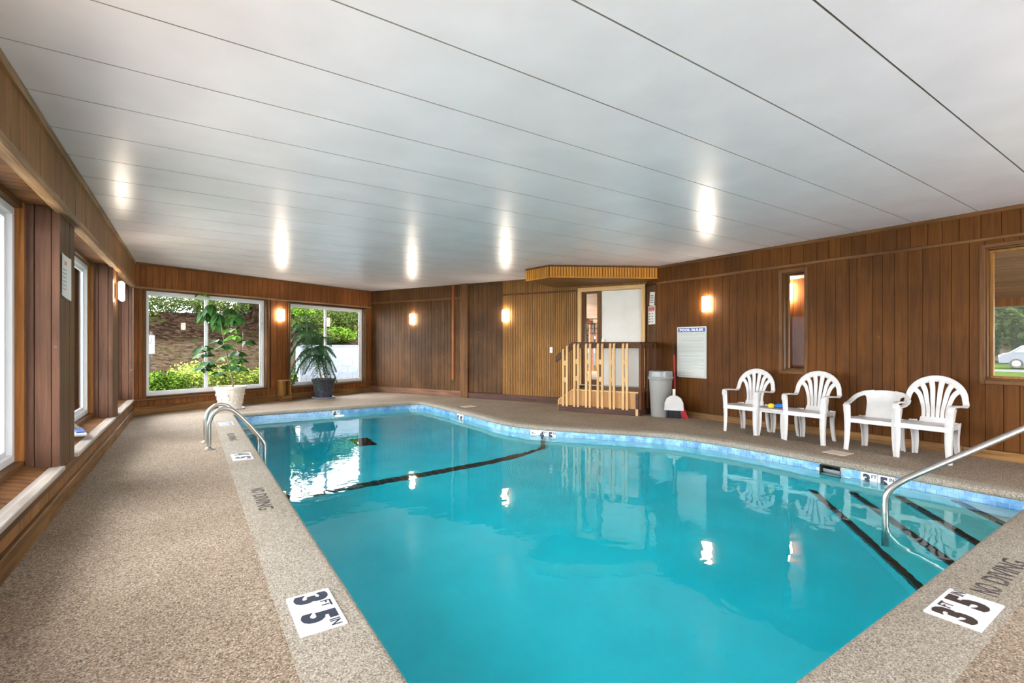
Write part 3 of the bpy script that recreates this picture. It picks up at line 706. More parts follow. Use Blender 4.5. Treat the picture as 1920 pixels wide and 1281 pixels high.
# tile line: three courses of small glazed tiles; the nearest 280 are single tiles
rows = [(-.066, -.102), (-.105, -.141), (-.144, -.18)]
MARKS = [(5.64, 2.11, 1.82), (4.40, 5.96, 5.69), (4.2, 8.14, 7.88), (2.4, 9.85, 9.85)]
def walk(step):
    """points along the outline every step metres"""
    out = []; acc = 0
    for i in range(NO):
        a, b = OUT[i], OUT[(i+1) % NO]; l = seglen(a, b)
        while acc < l: t = acc/l; out.append((lerp(a[0], b[0], t), lerp(a[1], b[1], t))); acc += step
        acc -= l
    return out
W_ = walk(.078); far = MB(); back = MB(); count = 0
for i in range(len(W_)):
    a, b = W_[i], W_[(i+1) % len(W_)]; l = seglen(a, b)
    if l < .03 or l > .12: continue
    mx_, my_ = (a[0]+b[0])/2, (a[1]+b[1])/2
    if mx_ > 5 and 2.29 < my_ < 2.49: continue    # skimmer mouth
    ux, uy = (b[0]-a[0])/l, (b[1]-a[1])/l; nx_, ny_ = -uy, ux      # inward
    back.add([(a[0]+nx_*.002, a[1]+ny_*.002, -.19), (b[0]+nx_*.002, b[1]+ny_*.002, -.19), (b[0]+nx_*.002, b[1]+ny_*.002, -.06), (a[0]+nx_*.002, a[1]+ny_*.002, -.06)], [(0, 1, 2, 3)])
    for k, (zt_, zb_) in enumerate(rows):
        sh = .5 if k % 2 else 0; a1 = (a[0]+ux*(sh*l+.002), a[1]+uy*(sh*l+.002)); b1 = (b[0]+ux*(sh*l-.002), b[1]+uy*(sh*l-.002))
        q = [(a1[0]+nx_*.001, a1[1]+ny_*.001), (b1[0]+nx_*.001, b1[1]+ny_*.001), (b1[0]+nx_*.008, b1[1]+ny_*.008), (a1[0]+nx_*.008, a1[1]+ny_*.008)]
        if mx_ > 3 and my_ < 7.2 and my_ > .9 and count < 290:
            t = MB().prism(q, zb_, zt_); padd(t, 'tile', M['tile_blue']); count += 1
        else: far.prism(q, zb_, zt_)
padd(far, 'tile', M['tile_blue'])['kind'] = 'stuff'; padd(back, 'grout', M['grout'])

# lettering
def text_obj(name, s, size, mat, bold=0.0, thick=.0015, parent=None, sx=1.0, sy=1.0, align='CENTER'):
    cu = bpy.data.curves.new('t', 'FONT'); cu.body = s; cu.size = size; cu.extrude = thick/2; cu.offset = bold; cu.align_x = align; cu.align_y = 'CENTER'
    cu.resolution_u = 3; ob = bpy.data.objects.new('t', cu); C.objects.link(ob); bpy.context.view_layer.update()
    me = bpy.data.meshes.new_from_object(ob.evaluated_get(bpy.context.evaluated_depsgraph_get())); bpy.data.objects.remove(ob)
    me.transform(Matrix.Diagonal((sx, sy, 1, 1))); me.materials.clear(); me.materials.append(mat)
    o = bpy.data.objects.new(name, me); C.objects.link(o)
    if parent: o.parent = parent
    return o
def numeral(par, s, x, y, z, hgt, mat, bold=.008, sx=.95): # cap height about .7 of the size
    o = text_obj('numeral', s, hgt/.7, mat, bold, .0012, par, sx); o.location = (x, y, z); return o
def marker(name, loc, rot, tiles, tw, thh, mat, label, grp, sup=True, hgt=.68):
    """white depth tiles: list of (number, unit); local x reads along, y is up, z faces the reader"""
    t = empty(name, loc); t.rotation_euler = rot; tag(t, label, 'depth marker', grp)
    n = len(tiles)
    for i, (num, unit) in enumerate(tiles):
        cx_ = (i-(n-1)/2)*tw
        p = bx('tile', M['marker_white'], t, cx_-tw/2+.002, cx_+tw/2-.002, -thh/2, thh/2, -.006, .004, .002)
        if num: numeral(p, num, cx_-tw*.13, -thh*.02, .0046, thh*hgt, mat, bold=.0085*thh/.16)
        if unit: numeral(p, unit, cx_+tw*.30, thh*.27, .0046, thh*.23, mat, bold=.001, sx=.9)
    return t
RZ = -PI/2
marker('depth_marker', (.474, 2.31, .006), (0, 0, RZ-.0), [('3', 'FT'), ('5', 'IN')], .18, .192, M['ink'], 'white 3 FT 5 IN tiles on the left coping nearest the camera', 'depth markers')
marker('depth_marker', (.475, 5.98, .006), (0, 0, RZ), [('4', 'FT'), ('5', 'IN')], .18, .19, M['ink'], 'white 4 FT 5 IN tiles on left coping beside the ladder', 'depth markers')
marker('depth_marker', (.474, 8.66, .006), (0, 0, RZ), [('5', 'FT'), ('8', 'IN')], .18, .19, M['ink'], 'white tiles at the far end of the left coping beyond the ladder', 'depth markers')
marker('depth_marker', (2.935, .69, .006), (0, 0, 0), [('3', 'FT'), ('5', 'IN')], .182, .195, M['ink_brown'], 'white 3 FT 5 IN tiles on the near coping by the stair rail', 'depth markers')
def outline_at(x, y):
    d, bp = dist_out(x, y); return bp
marker('depth_marker', (5.636, 1.965, -.135), (PI/2, 0, -PI/2), [('3', 'FT'), ('5', 'IN')], .145, .145, M['ink'], 'white 3 FT 5 IN tiles on the waterline beside the skimmer', 'depth markers')
p, q = outline_at(4.30, 5.96), outline_at(4.55, 5.62); an = math.atan2(q[1]-p[1], q[0]-p[0])
nn = (math.sin(an), -math.cos(an))                # toward the water
marker('depth_marker', ((p[0]+q[0])/2-.012, (p[1]+q[1])/2-.01, -.135), (PI/2, 0, an), [('', ''), ('4', 'FT'), ('5', 'IN')], .14, .145, M['ink'], 'white 4 FT 5 IN tiles with an arrow, mid way along the right waterline', 'depth markers')
arrow = bpy.data.objects['depth_marker.005'].children[0]
o = MB().box(-.17, -.11, .02, .026, .004, .0052).add([(-.185, .023, .0052), (-.16, .038, .0052), (-.155, .034, .0052), (-.172, .023, .0052), (-.155, .012, .0052), (-.16, .008, .0052)], [(0, 3, 2, 1), (0, 5, 4, 3)]).build('arrow', M['ink'], arrow)
marker('depth_marker', (4.188, 8.01, -.135), (PI/2, 0, -PI/2), [("5'", ''), ('8"', '')], .13, .145, M['ink'], "white 5' 8\" tiles on the right waterline toward the far end", 'depth markers', hgt=.5)
marker('depth_marker', (2.40, 9.838, -.135), (PI/2, 0, 0), [('6', 'FT')], .16, .145, M['ink'], 'white 6 FT tile on the far waterline above the glowing lamp', 'depth markers')
def nodiving(x, y, rz, wdt, hgt):
    for s_, c_, f_ in (('NO', -.395, .21), ('DIVING', .15, .70)):
        o = text_obj('warning_lettering', s_, .1, M['paint_black'], .001, .0012, pool)
        xs = [v.co.x for v in o.data.vertices]; ys = [v.co.y for v in o.data.vertices]
        o.data.transform(Matrix.Translation((-(max(xs)+min(xs))/2, -(max(ys)+min(ys))/2, 0))); o.data.transform(Matrix.Diagonal((wdt*f_/(max(xs)-min(xs)), hgt/(max(ys)-min(ys)), 1, 1)))
        o.location = (x-3+math.cos(rz)*wdt*c_, y-5+math.sin(rz)*wdt*c_, .0032); o.rotation_euler = (0, 0, rz)
nodiving(.472, 4.265, RZ, .63, .10); nodiving(.468, 7.37, RZ, .62, .085); nodiving(3.52, .685, 0, .64, .10)
# skimmer mouth and its lid; second lid farther along
sk = empty('pool_skimmer', (5.6, 2.39, -.12), 0, 'dark skimmer mouth in the right tile line', 'skimmer')
k = MB(); k.box(.03, .3, -.1, .1, -.16, -.155); k.box(.03, .3, -.1, -.095, -.16, .05); k.box(.03, .3, .095, .1, -.16, .05); k.box(.295, .3, -.1, .1, -.16, .05); k.box(.03, .3, -.1, .1, .05, .055)
k.build('throat', M['dark_void'], sk); bx('weir', plain('weir_flap', srgb(150, 154, 150), .5), sk, .09, .1, -.09, .09, -.12, .005)
sl_ = empty('skimmer_lid', (6.06, 2.49, 0), -.06, 'pale square skimmer lid on the deck near the white chairs', 'lid', 'skimmer lids')
bx('plate', plain('lid_plastic', srgb(206, 190, 174), .6), sl_, -.115, .115, -.115, .115, 0, .006, .003)
sl2 = empty('skimmer_lid', (4.61, 8.47, 0), .1, 'pale square skimmer lid on the deck at the far right bend', 'lid', 'skimmer lids')
bx('plate', bpy.data.materials['lid_plastic'], sl2, -.14, .14, -.1, .1, 0, .006, .003)
# the water body
wm = MB(); WO = offset(OUT, lambda m, n: .03)
me = fill([WO], WZ); top = [tuple(v.co) for v in me.vertices]; tf = [tuple(p.vertices) for p in me.polygons]
n = len(top); wm.v = top+[(v[0], v[1], -2.2) for v in top]; wm.f = tf+[tuple(i+n for i in reversed(f)) for f in tf]
idx = {}
for i, v in enumerate(top): idx[(round(v[0], 4), round(v[1], 4))] = i
ring = [idx[(round(p[0], 4), round(p[1], 4))] for p in WO]
for i in range(len(ring)):
    a, b = ring[i], ring[(i+1) % len(ring)]; wm.f.append((a, a+n, b+n, b))
wm.m = [0]*len(wm.f)
padd(wm, 'water', M['water'])

# stair rail
def rail_pt(t, z): return (4.668+.68*t, 1.575-.73*t, z)
t = empty('stair_rail', (4.668, 1.575, 0), 0, 'stainless stair rail rising over the pool steps', 'handrail')
pts = [rail_pt(0, z) for z in (-.94, -.6, -.3, -.09)]+spline([rail_pt(0, -.07), rail_pt(.006, -.01), rail_pt(.04, .055), rail_pt(.12, .122), rail_pt(.229, .186)], 5)[1:]+[rail_pt(.515, .345), rail_pt(.926, .576), rail_pt(1.10, .672)]
pts += spline([rail_pt(1.2, .73), rail_pt(1.29, .76), rail_pt(1.36, .72), rail_pt(1.38, .63)], 5)+[rail_pt(1.38, 0)]
mb = MB().tube(pts, .024, 16); mb.v = [(v[0]-4.668, v[1]-1.575, v[2]) for v in mb.v]; mb.build('tube', M['steel'], t, smooth=.8)
mb = MB().lathe([(.05, 0), (.05, .012), (.03, .03), (.026, .032)], 20, (.68*1.38, -.73*1.38, 0)); mb.build('flange', M['steel'], t, smooth=.6)
# ladder
lad = empty('pool_ladder', (.19, 6.88, 0), 0, 'stainless hooped pool ladder on the left coping', 'ladder')
for dy, x0 in ((-.25, 0), (.25, -.022)):
    path = [(0, 0), (0, .2), (0, .29)]+[(p[0], p[1]) for p in spline([(.005, .32, 0), (.04, .405, 0), (.12, .462, 0), (.21, .455, 0), (.285, .40, 0)], 5)]+[(.42, .245), (.53, .09)]
    path += [(p[0], p[1]) for p in spline([(.55, .055, 0), (.578, .0, 0), (.582, -.06, 0)], 4)]+[(.582, -.4), (.575, -1.3)]
    MB().tube([(p[0]+x0, dy, p[1]) for p in path], .0235, 14).build('handrail', M['steel'], lad, smooth=.8)
    MB().lathe([(.062, 0), (.062, .006), (.045, .018), (.026, .03)], 24, (x0, dy, 0)).build('flange', M['steel'], lad, smooth=.6)
for z in (-.42, -.72, -1.02): bx('tread', M['plastic_white'], lad, .55, .62, -.25, .25, z-.015, z+.015, .006)

# ------------------------------------------------------------------ wall lamps: lit box shades
def lamp(x, y, z, rz, label):
    o = empty('wall_lamp', (x, y, z), rz, label, 'lamp', 'wall lamps')
    bx('back_plate', M['lamp_back'], o, -.06, .06, -.03, -.02, -.11, .11, .004)
    MB().box(-.072, .072, -.08, -.03, -.125, .125).build('shade', M['lamp_glow'], o, bevel=.012)
    return o
aM = math.atan2(D[1]-B[1], D[0]-B[0]); aF = math.atan2(B[1]-A[1], B[0]-A[0])
def on(p, q, u, n): 
    a = math.atan2(q[1]-p[1], q[0]-p[0]); return p[0]+math.cos(a)*u-math.sin(a)*n, p[1]+math.sin(a)*u+math.cos(a)*n
lamp(*on(A, B, 2.715, 0), 1.885, aF, 'lit box lamp on the post between the two far windows')
lamp(*on(B, D, 1.475, 0), 1.885, aM, 'lit box lamp on the brown wall right of the far windows')
lamp(*on(B, D, 4.19, -.01), 1.88, aM, 'lit box lamp where dark planks meet tan beadboard')
lamp(7.124, 4.842, 1.895, -PI/2, 'lit box lamp on the wall above the pool rules sign')
lamp(-.80, 8.2, 1.93, PI/2, 'lit box lamp on the second left window post')
lamp(-.80, 2.17, 1.93, PI/2, 'unseen lit box lamp added on the left post beside the camera')  # out of view, added to brighten the room
lamp(7.124, -1.2, 1.895, -PI/2, 'unseen lit box lamp added on the right wall behind the camera')
lamp(-.80, -1.6, 1.93, PI/2, 'unseen lit box lamp added on the left wall behind the camera')  # unseen extra lamp, put in for more interior light
lamp(3.12, -2.8, 1.93, -PI, 'unseen lit box lamp added on the rear wall beside the added rear window')  # unseen extra lamp lifting the light from behind

# ------------------------------------------------------------------ plastic chairs
def rim(theta, rx=.245, rz_=.24, zc=.605, y0=-.205, lean=.2):
    x = rx*math.sin(theta); z = zc+rz_*math.cos(theta); return Vector((x, y0-(z-.60)*lean, z))
def seat_mesh(wf, wb, yf, yb, zf, zb_, apron=.05):
    mb = MB(); nx_, ny_ = 8, 8; vs = []; fs = []
    for j in range(ny_+1):
        t = j/ny_; yy = lerp(yb, yf, t); ww = lerp(wb, wf, t)
        for i in range(nx_+1):
            s_ = i/nx_*2-1; z = lerp(zb_, zf, t)-.018*(1-s_*s_)*math.sin(PI*min(1, t*1.05))-(.02*max(0, t-.8)/.2 if t > .8 else 0)
            vs.append((s_*ww/2, yy, z))
    k = nx_+1
    for j in range(ny_):
        for i in range(nx_): fs.append((j*k+i, j*k+i+1, (j+1)*k+i+1, (j+1)*k+i))
    top = len(vs); bd = [i for i in range(k)]+[j*k+nx_ for j in range(1, ny_+1)]+[ny_*k+i for i in range(nx_-1, -1, -1)]+[j*k for j in range(ny_-1, 0, -1)]
    nb = len(bd)
    for i in bd: v = vs[i]; vs.append((v[0]*1.02, v[1]+(.006 if v[1] > 0 else -.004), v[2]-apron))
    for i in bd: v = vs[i]; vs.append((v[0]*.98, v[1]*.98, v[2]-apron))
    for i in range(nb):
        j = (i+1) % nb; fs.append((bd[i], top+i, top+j, bd[j])); fs.append((top+i, top+nb+i, top+nb+j, top+j))
    c = len(vs); cx_ = [(v[0]*.98, v[1]*.98, v[2]-.006) for v in vs[:top]]; vs += cx_
    for j in range(ny_):
        for i in range(nx_): fs.append((c+j*k+i, c+(j+1)*k+i, c+(j+1)*k+i+1, c+j*k+i+1))
    for i in range(nb):
        j = (i+1) % nb; fs.append((top+nb+i, c+bd[i], c+bd[j], top+nb+j))
    return mb.add(vs, fs)
def leg_mesh(top, bot, w0, w1, d0, d1, out):
    """tapering leg with an L section: a front face and a side flange"""
    mb = MB(); t, b = Vector(top), Vector(bot); pts = [t.lerp(b, k/5) for k in range(6)]
    bow = Vector((out*.012, 0, 0)); pts = [p-bow*math.sin(PI*k/5) for k, p in enumerate(pts)]
    mb.ribbon(pts, Vector((1, 0, 0)), [lerp(w0, w1, k/5) for k in range(6)], .014)
    mb.ribbon([p+Vector((out*lerp(w0, w1, k/5)*.45, -lerp(d0, d1, k/5)*.5*(1 if top[1] > 0 else -1), 0)) for k, p in enumerate(pts)], Vector((0, 1, 0)), [lerp(d0, d1, k/5) for k in range(6)], .012)
    return mb
def fan_chair():
    t = empty('plastic_armchair', label='', cat='chair'); W = M['plastic_white']
    seat_mesh(.47, .40, .215, -.19, .395, .372).build('seat', W, t, smooth=.7)
    b = MB(); th = [PI*.47*k/16 for k in range(-16, 17)]
    pts = [rim(a) for a in th]
    b.ribbon(pts, [Vector((math.sin(a), 0, math.cos(a))) for a in th], [.068-.018*(abs(a)/1.48)**3 for a in th], .016)
    b.ribbon([Vector((0, -.17, .355)), Vector((0, -.178, .385)), Vector((0, -.186, .425))], Vector((1, 0, 0)), [.27, .265, .25], .014)
    for i in range(6):                            # fanned splats
        s_ = (i-2.5); a = s_*.40; e = rim(a, .215, .205); x0 = s_*.040
        p = spline([(x0, -.183, .405), (x0*1.02, -.195, .50), (lerp(x0, e.x, .28), -.212, .60), (lerp(x0, e.x, .62), lerp(-.212, e.y, .7), lerp(.60, e.z, .65)), tuple(e+Vector((math.sin(a)*.02, 0, math.cos(a)*.02)))], 4)
        n = len(p); b.ribbon(p, Vector((1, 0, 0)), [lerp(.033, .052, (k/(n-1))**1.6) for k in range(n)], .012)
    b.build('backrest', W, t, smooth=.7)
    for s in (-1, 1):
        a = MB(); e0, e1 = rim(s*PI*.42), rim(s*PI*.48)
        p = spline([(s*.228, .215, .515), (s*.230, .213, .55), (s*.234, .185, .581), (s*.241, .06, .581), (s*.247, -.08, .570), (s*.25, -.155, .563), (s*.252, -.195, .580), tuple(e1), tuple(e0)], 5); n = len(p)
        sd = [Vector((1, 0, 0)) for k in range(n)]
        a.ribbon(p, sd, [lerp(.058, .052, k/(n-1)) for k in range(n)], .02); a.build('armrest', W, t, smooth=.8)
        u = leg_mesh((s*.226, .205, .565), (s*.215, .212, .0), .070, .042, .062, .036, s); u.build('leg', W, t, smooth=.8)
        leg_mesh((s*.185, -.175, .385), (s*.182, -.225, .0), .066, .042, .056, .036, s).build('leg', W, t, smooth=.8)
    return t
def low_chair():
    t = empty('plastic_armchair', label='', cat='chair'); W = M['plastic_white']
    seat_mesh(.50, .42, .215, -.17, .385, .36, .045).build('seat', W, t, smooth=.7)
    b = MB(); rowsz = [.345, .40, .47, .54, .60, .645, .67, .678]; wd = [.31, .31, .305, .31, .335, .40, .40, .36]
    vs = []; fs = []; nxx = 12
    for layer in (0, 1):
        for k, z in enumerate(rowsz):
            for i in range(nxx+1):
                s_ = i/nxx*2-1; vs.append((s_*wd[k]/2, -.15-(z-.34)*.26+.045*s_*s_-(.014 if layer else 0), z-(.02*s_*s_ if k > 4 else 0)))
    K = nxx+1; Q = len(rowsz)*K
    for k in range(len(rowsz)-1):
        for i in range(nxx):
            fs.append((k*K+i, k*K+i+1, (k+1)*K+i+1, (k+1)*K+i)); fs.append((Q+k*K+i, Q+(k+1)*K+i, Q+(k+1)*K+i+1, Q+k*K+i+1))
        for i in (0, nxx): fs.append((k*K+i, (k+1)*K+i, Q+(k+1)*K+i, Q+k*K+i) if i == 0 else (k*K+i, Q+k*K+i, Q+(k+1)*K+i, (k+1)*K+i))
    for i in range(nxx): fs.append(((len(rowsz)-1)*K+i, (len(rowsz)-1)*K+i+1, Q+(len(rowsz)-1)*K+i+1, Q+(len(rowsz)-1)*K+i))
    b.add(vs, fs); b.build('backrest', W, t, smooth=.9)
    for s in (-1, 1):
        p = spline([(s*.10, -.228, .655), (s*.19, -.195, .638), (s*.25, -.12, .60), (s*.262, .0, .555), (s*.252, .12, .535), (s*.245, .185, .53), (s*.24, .212, .50), (s*.238, .215, .46)], 5); n = len(p)
        sd = [Vector((0, -.2, 1)).lerp(Vector((1, 0, 0)), min(1, k/(n*.45))) for k in range(n)]
        MB().ribbon(p, sd, [lerp(.05, .058, k/(n-1)) for k in range(n)], .02).build('armrest', W, t, smooth=.9)
        leg_mesh((s*.236, .213, .52), (s*.236, .235, .0), .075, .046, .064, .04, s).build('leg', W, t, smooth=.8)
        leg_mesh((s*.19, -.155, .37), (s*.185, -.2, .0), .07, .046, .056, .04, s).build('leg', W, t, smooth=.8)
    return t
CG = 'white plastic chairs along the right wall'
ch = fan_chair(); spots = [((6.535, 3.82, 0), PI/2+.03, 'white fan-back plastic armchair nearest the pool rules sign'),
    ((6.565, 3.005, 0), PI/2+.05, 'white fan-back plastic armchair right of the small side table'), ((6.585, 1.83, 0), PI/2-.0, 'white fan-back plastic armchair next to the low-backed chair')]
for i, (l, r, lb) in enumerate(spots):
    o = ch if i == 0 else copy_tree(ch); o.location = l; o.rotation_euler = (0, 0, r); o['label'] = lb; o['group'] = CG
lo = low_chair(); lo.location = (6.60, 2.30, 0); lo.rotation_euler = (0, 0, PI/2+.04); tag(lo, 'white low solid-backed plastic armchair between fan-back chairs', group=CG)
tb = empty('side_table', (6.575, 3.42, 0), PI/2, 'small white plastic side table between two fan-back chairs', 'table')
MB().prism([(-.18, -.2), (.18, -.2), (.2, -.18), (.2, .18), (.18, .2), (-.18, .2), (-.2, .18), (-.2, -.18)], .35, .372).build('tabletop', M['plastic_white'], tb, bevel=.006)
MB().box(-.185, .185, -.185, .185, .318, .35).build('apron', M['plastic_white'], tb, bevel=.004)
for sx_ in (-1, 1):
    for sy_ in (-1, 1): leg_mesh((sx_*.155, sy_*.175, .352), (sx_*.165, sy_*.195, 0), .06, .042, .05, .036, sx_).build('leg', M['plastic_white'], tb, smooth=.8)
ty = empty('water_toy', (6.53, 3.42, .372), .5, 'yellow and blue toy on the white side table', 'toy')
MB().lathe([(.0, 0), (.032, .004), (.042, .03), (.03, .058), (.0, .066)], 16, (-.05*0-.02, .06, 0)).build('ball', M['toy_yellow'], ty, smooth=1)
MB().tube([(-.01, .03, .03), (0, -.03, .032), (.01, -.09, .03)], [.016, .03, .024], 12).build('body', M['toy_blue'], ty, smooth=1)
MB().tube([(-.03, .05, .012), (.03, -.0, .012), (.04, -.08, .012)], .011, 10).build('handle', M['toy_red'], ty, smooth=1)

# ------------------------------------------------------------------ bin, broom, dustpan, signs
bn = empty('trash_bin', (6.74, 5.50, 0), 0, 'grey round trash bin with a cloudy lid beside the steps', 'bin')
MB().lathe([(.0, .002), (.155, .0), (.16, .01), (.192, .62), (.2, .63), (.2, .655), (.186, .655), (.155, .03), (0, .03)], 36).build('body', M['bin_grey'], bn, smooth=.6)
MB().lathe([(.206, .635), (.212, .645), (.212, .672), (.2, .685), (.196, .765), (.186, .778), (0, .782)], 36).build('lid', M['bin_lid'], bn, smooth=.6)
MB().tube([(.206*math.cos(q), .206*math.sin(q), .655+.012*math.sin(3*q)) for q in [2*PI*k/36 for k in range(37)]], .006, 6).build('bag_edge', M['plastic_white'], bn, smooth=1)
br = empty('broom', (6.77, 5.22, 0), -PI/2+.6, 'red-handled broom with black and red bristles leaning on the wall', 'broom')
# local x runs toward the camera side of the wall, y points to the wall
MB().tube([(-.0, .02, .25), (-.043, .33, 1.05)], .0125, 10).build('handle', M['red'], br, smooth=1)
MB().tube([(-.043, .33, 1.05), (-.05, .39, 1.21)], .015, 10).build('grip', M['black'], br, smooth=1)
MB().prism([(-.13, -.02), (.13, -.02), (.13, .02), (-.13, .02)], .20, .26).build('head', M['black'], br, bevel=.012)
for nm, mt, xs in (('bristles', 'bristle', range(0, 13)), ('red_bristles', 'bristle_red', range(13, 18))):
    b = MB()
    for i in xs:
        for j in range(3):
            x0 = -.125+.25*i/17; x1 = x0*1.35+.03+random.uniform(-.006, .006); y0_ = -.014+.014*j
            b.tube([(x0, y0_, .21), ((x0+x1)/2, y0_*1.3-.01, .1), (x1, y0_*1.6-.012, .0)], [.009, .0095, .006], 5)
    o = b.build(nm, M[mt], br); o['kind'] = 'stuff'
dp = empty('dustpan', (6.70, 5.19, .14), -PI/2+.6, 'white upright dustpan clipped in front of the broom', 'dustpan')
pan = MB(); prof = [(-.155, .0), (.155, -.0), (.15, .12), (.115, .2), (.05, .245), (-.05, .245), (-.115, .2), (-.15, .12)]
n = len(prof); vs = [(x, -.035-z*.0, z) for x, z in prof]+[(x*.97, -.055, z) for x, z in prof]
pan.add(vs, [tuple(range(n)), tuple(range(2*n-1, n-1, -1))]+[(i, i+n, (i+1) % n+n, (i+1) % n) for i in range(n)])
pan.build('pan', M['plastic_white'], dp)
hd = MB(); hd.ribbon([(0, -.045, .24), (0, -.04, .30), (0, -.035, .35)], Vector((1, 0, 0)), [.05, .045, .05], .016); hd.build('grip', M['plastic_white'], dp, smooth=.8)
# pool rules sign: two boards, one behind the other
RZR = -PI/2
def wsign(name, y, z, label, cat='sign'): return empty(name, (7.124, y, z), RZR, label, cat)
s0 = wsign('backing_board', 5.136, 1.1, 'plain white board peeking out behind the pool rules sign', 'board'); bx('board', M['sign_board'], s0, -.262, .278, -.026, -.022, -.435, .42, .003)
s1 = wsign('pool_rules_sign', 5.147, 1.1, 'white POOL RULES sign with a blue heading on the right wall')
bx('board', M['sign_board'], s1, -.285, .283, -.034, -.028, -.425, .432, .003)
bx('heading_band', M['sign_blue'], s1, -.262, .268, -.0355, -.034, .345, .412)
def wtext(par, s, size, mat, x, y, z, bold=.004, wdt=None, hgt=None, thick=.002):
    o = text_obj('lettering', s, size, mat, bold, thick, par)
    xs = [v.co.x for v in o.data.vertices]; zs = [v.co.y for v in o.data.vertices]
    if wdt: o.data.transform(Matrix.Translation((-(max(xs)+min(xs))/2, -(max(zs)+min(zs))/2, 0))); o.data.transform(Matrix.Diagonal((wdt/(max(xs)-min(xs)), hgt/(max(zs)-min(zs)), 1, 1)))
    o.location = (x, y, z); o.rotation_euler = (PI/2, 0, 0); return o
wtext(s1, 'POOL RULES', .06, M['marker_white'], .003, -.0363, .378, .003, .46, .042)
pm = MB(); random.seed(3)
para = [(.325, 3), (.245, 4), (.145, 8), (-.055, 2), (-.115, 4), (-.215, 2), (-.265, 2), (-.325, 1), (-.36, 1), (-.40, 1)]
for z, nl in para:
    for k in range(nl):
        zz = z-.0225*k; x = -.245; end = .25 if k < nl-1 else random.uniform(-.05, .22)
        while x < end:
            l = random.uniform(.02, .06); pm.box(x, min(end, x+l), -.0349, -.034, zz-.006, zz+.003); x += l+.012
o = pm.build('print_lines', M['sign_grey'], s1); o['kind'] = 'stuff'
bd = MB(); bd.box(-.268, -.264, -.0349, -.034, -.41, .34); bd.box(.264, .268, -.0349, -.034, -.41, .34); bd.box(-.268, .268, -.0349, -.034, -.412, -.408); bd.build('border', M['sign_grey'], s1)
# notices on the return wall
aS = math.atan2(E[1]-D[1], E[0]-D[0]); LS = seglen(D, E)
n1 = empty('paper_notice', (*on(D, E, .235, -.022), 2.08), aS, 'small white paper notice taped above the red-headed sign', 'notice')
bx('sheet', M['paper'], n1, -.085, .10, -.004, 0, -.12, .13).rotation_euler = (0, .1, 0)
pm = MB()
for k in range(4): pm.box(-.06, .06, -.0046, -.004, .06-k*.04-.01, .06-k*.04+.008)
o = pm.build('print_lines', M['sign_dark'], n1); o['kind'] = 'stuff'; o.rotation_euler = (0, .1, 0)
n2 = empty('danger_notice', (*on(D, E, .225, -.022), 1.80), aS, 'white notice with a red heading beside the door', 'notice')
bx('sheet', M['paper'], n2, -.125, .135, -.004, 0, -.19, .15); bx('heading_band', M['sign_red'], n2, -.11, .12, -.005, -.004, .065, .125)
bx('rule', M['black'], n2, -.1, .11, -.0056, -.004, .13, .137); bx('rule', M['black'], n2, -.1, .11, -.0056, -.004, .052, .059)
pm = MB()
for k in range(4): pm.box(-.1, -.05, -.0046, -.004, .01-k*.05-.012, .01-k*.05+.01); pm.box(0.0, .05, -.0046, -.004, .01-k*.05-.01, .01-k*.05+.006)
o = pm.build('print_lines', M['sign_dark'], n2); o['kind'] = 'stuff'
# curling paper on the first left post
pp = empty('caution_paper', (-.806, 5.035, 1.74), PI/2, 'curling white paper notice pinned to the left window post', 'notice')
mb = MB(); vs = []; nn_ = 10
for i in range(nn_+1):
    t_ = i/nn_; x = lerp(-.1, .12, t_); yv = -.004-.018*t_**2.2
    vs += [(x, yv, .17-.02*t_), (x, yv, -.15-.03*t_), (x, yv-.0015, .17-.02*t_), (x, yv-.0015, -.15-.03*t_)]
fs = []
for i in range(nn_): a = i*4; b = a+4; fs += [(a, a+1, b+1, b), (a+2, b+2, b+3, a+3), (a, b, b+2, a+2), (a+1, a+3, b+3, b+1)]
mb.add(vs, fs).build('sheet', M['paper'], pp, smooth=1)
o = wtext(pp, 'ION', .07, M['sign_red'], .0, -.011, .10, .001, .09, .03, .0006)
pm = MB()
for k in range(6): pm.box(-.09, .04, -.0112, -.0085, .05-k*.03-.003, .05-k*.03+.003)
o = pm.build('print_lines', M['sign_grey'], pp); o['kind'] = 'stuff'
# scrub brush on the left sill
sb = empty('scrub_brush', (-.91, 6.35, .335), .25, 'white and blue scrub brush lying on the left window sill', 'brush')
MB().prism([(-.05, -.2), (.04, -.22), (.055, .18), (-.035, .2)], .0, .03).build('pad', M['plastic_white'], sb, bevel=.008)
MB().prism([(-.035, -.17), (.03, -.18), (.04, .15), (-.025, .16)], .03, .044).build('holder', M['brush_blue'], sb, bevel=.004)
MB().tube([(0, 0, .044), (-.03, .01, .09), (-.1, .05, .16)], [.02, .014, .011], 10).build('socket', M['steel'], sb, smooth=1)
# little wooden box by the far wall
wx = empty('wooden_box', (*on(A, B, 2.74, -.135), 0), aF, 'open-fronted wooden box standing below the far lamp', 'box')
for q in ((-.105, -.085), (.085, .105)): bx('side', M['bead'], wx, q[0], q[1], -.09, .09, .02, .44, .003)
bx('back', M['bead'], wx, -.085, .085, .075, .09, .02, .44); bx('top', M['worn_x'], wx, -.115, .115, -.1, .095, .44, .465, .004); bx('base', M['kick'], wx, -.12, .12, -.1, .095, 0, .13, .004)
bx('divider', M['bead'], wx, -.035, .035, .0, .075, .13, .44, .003)
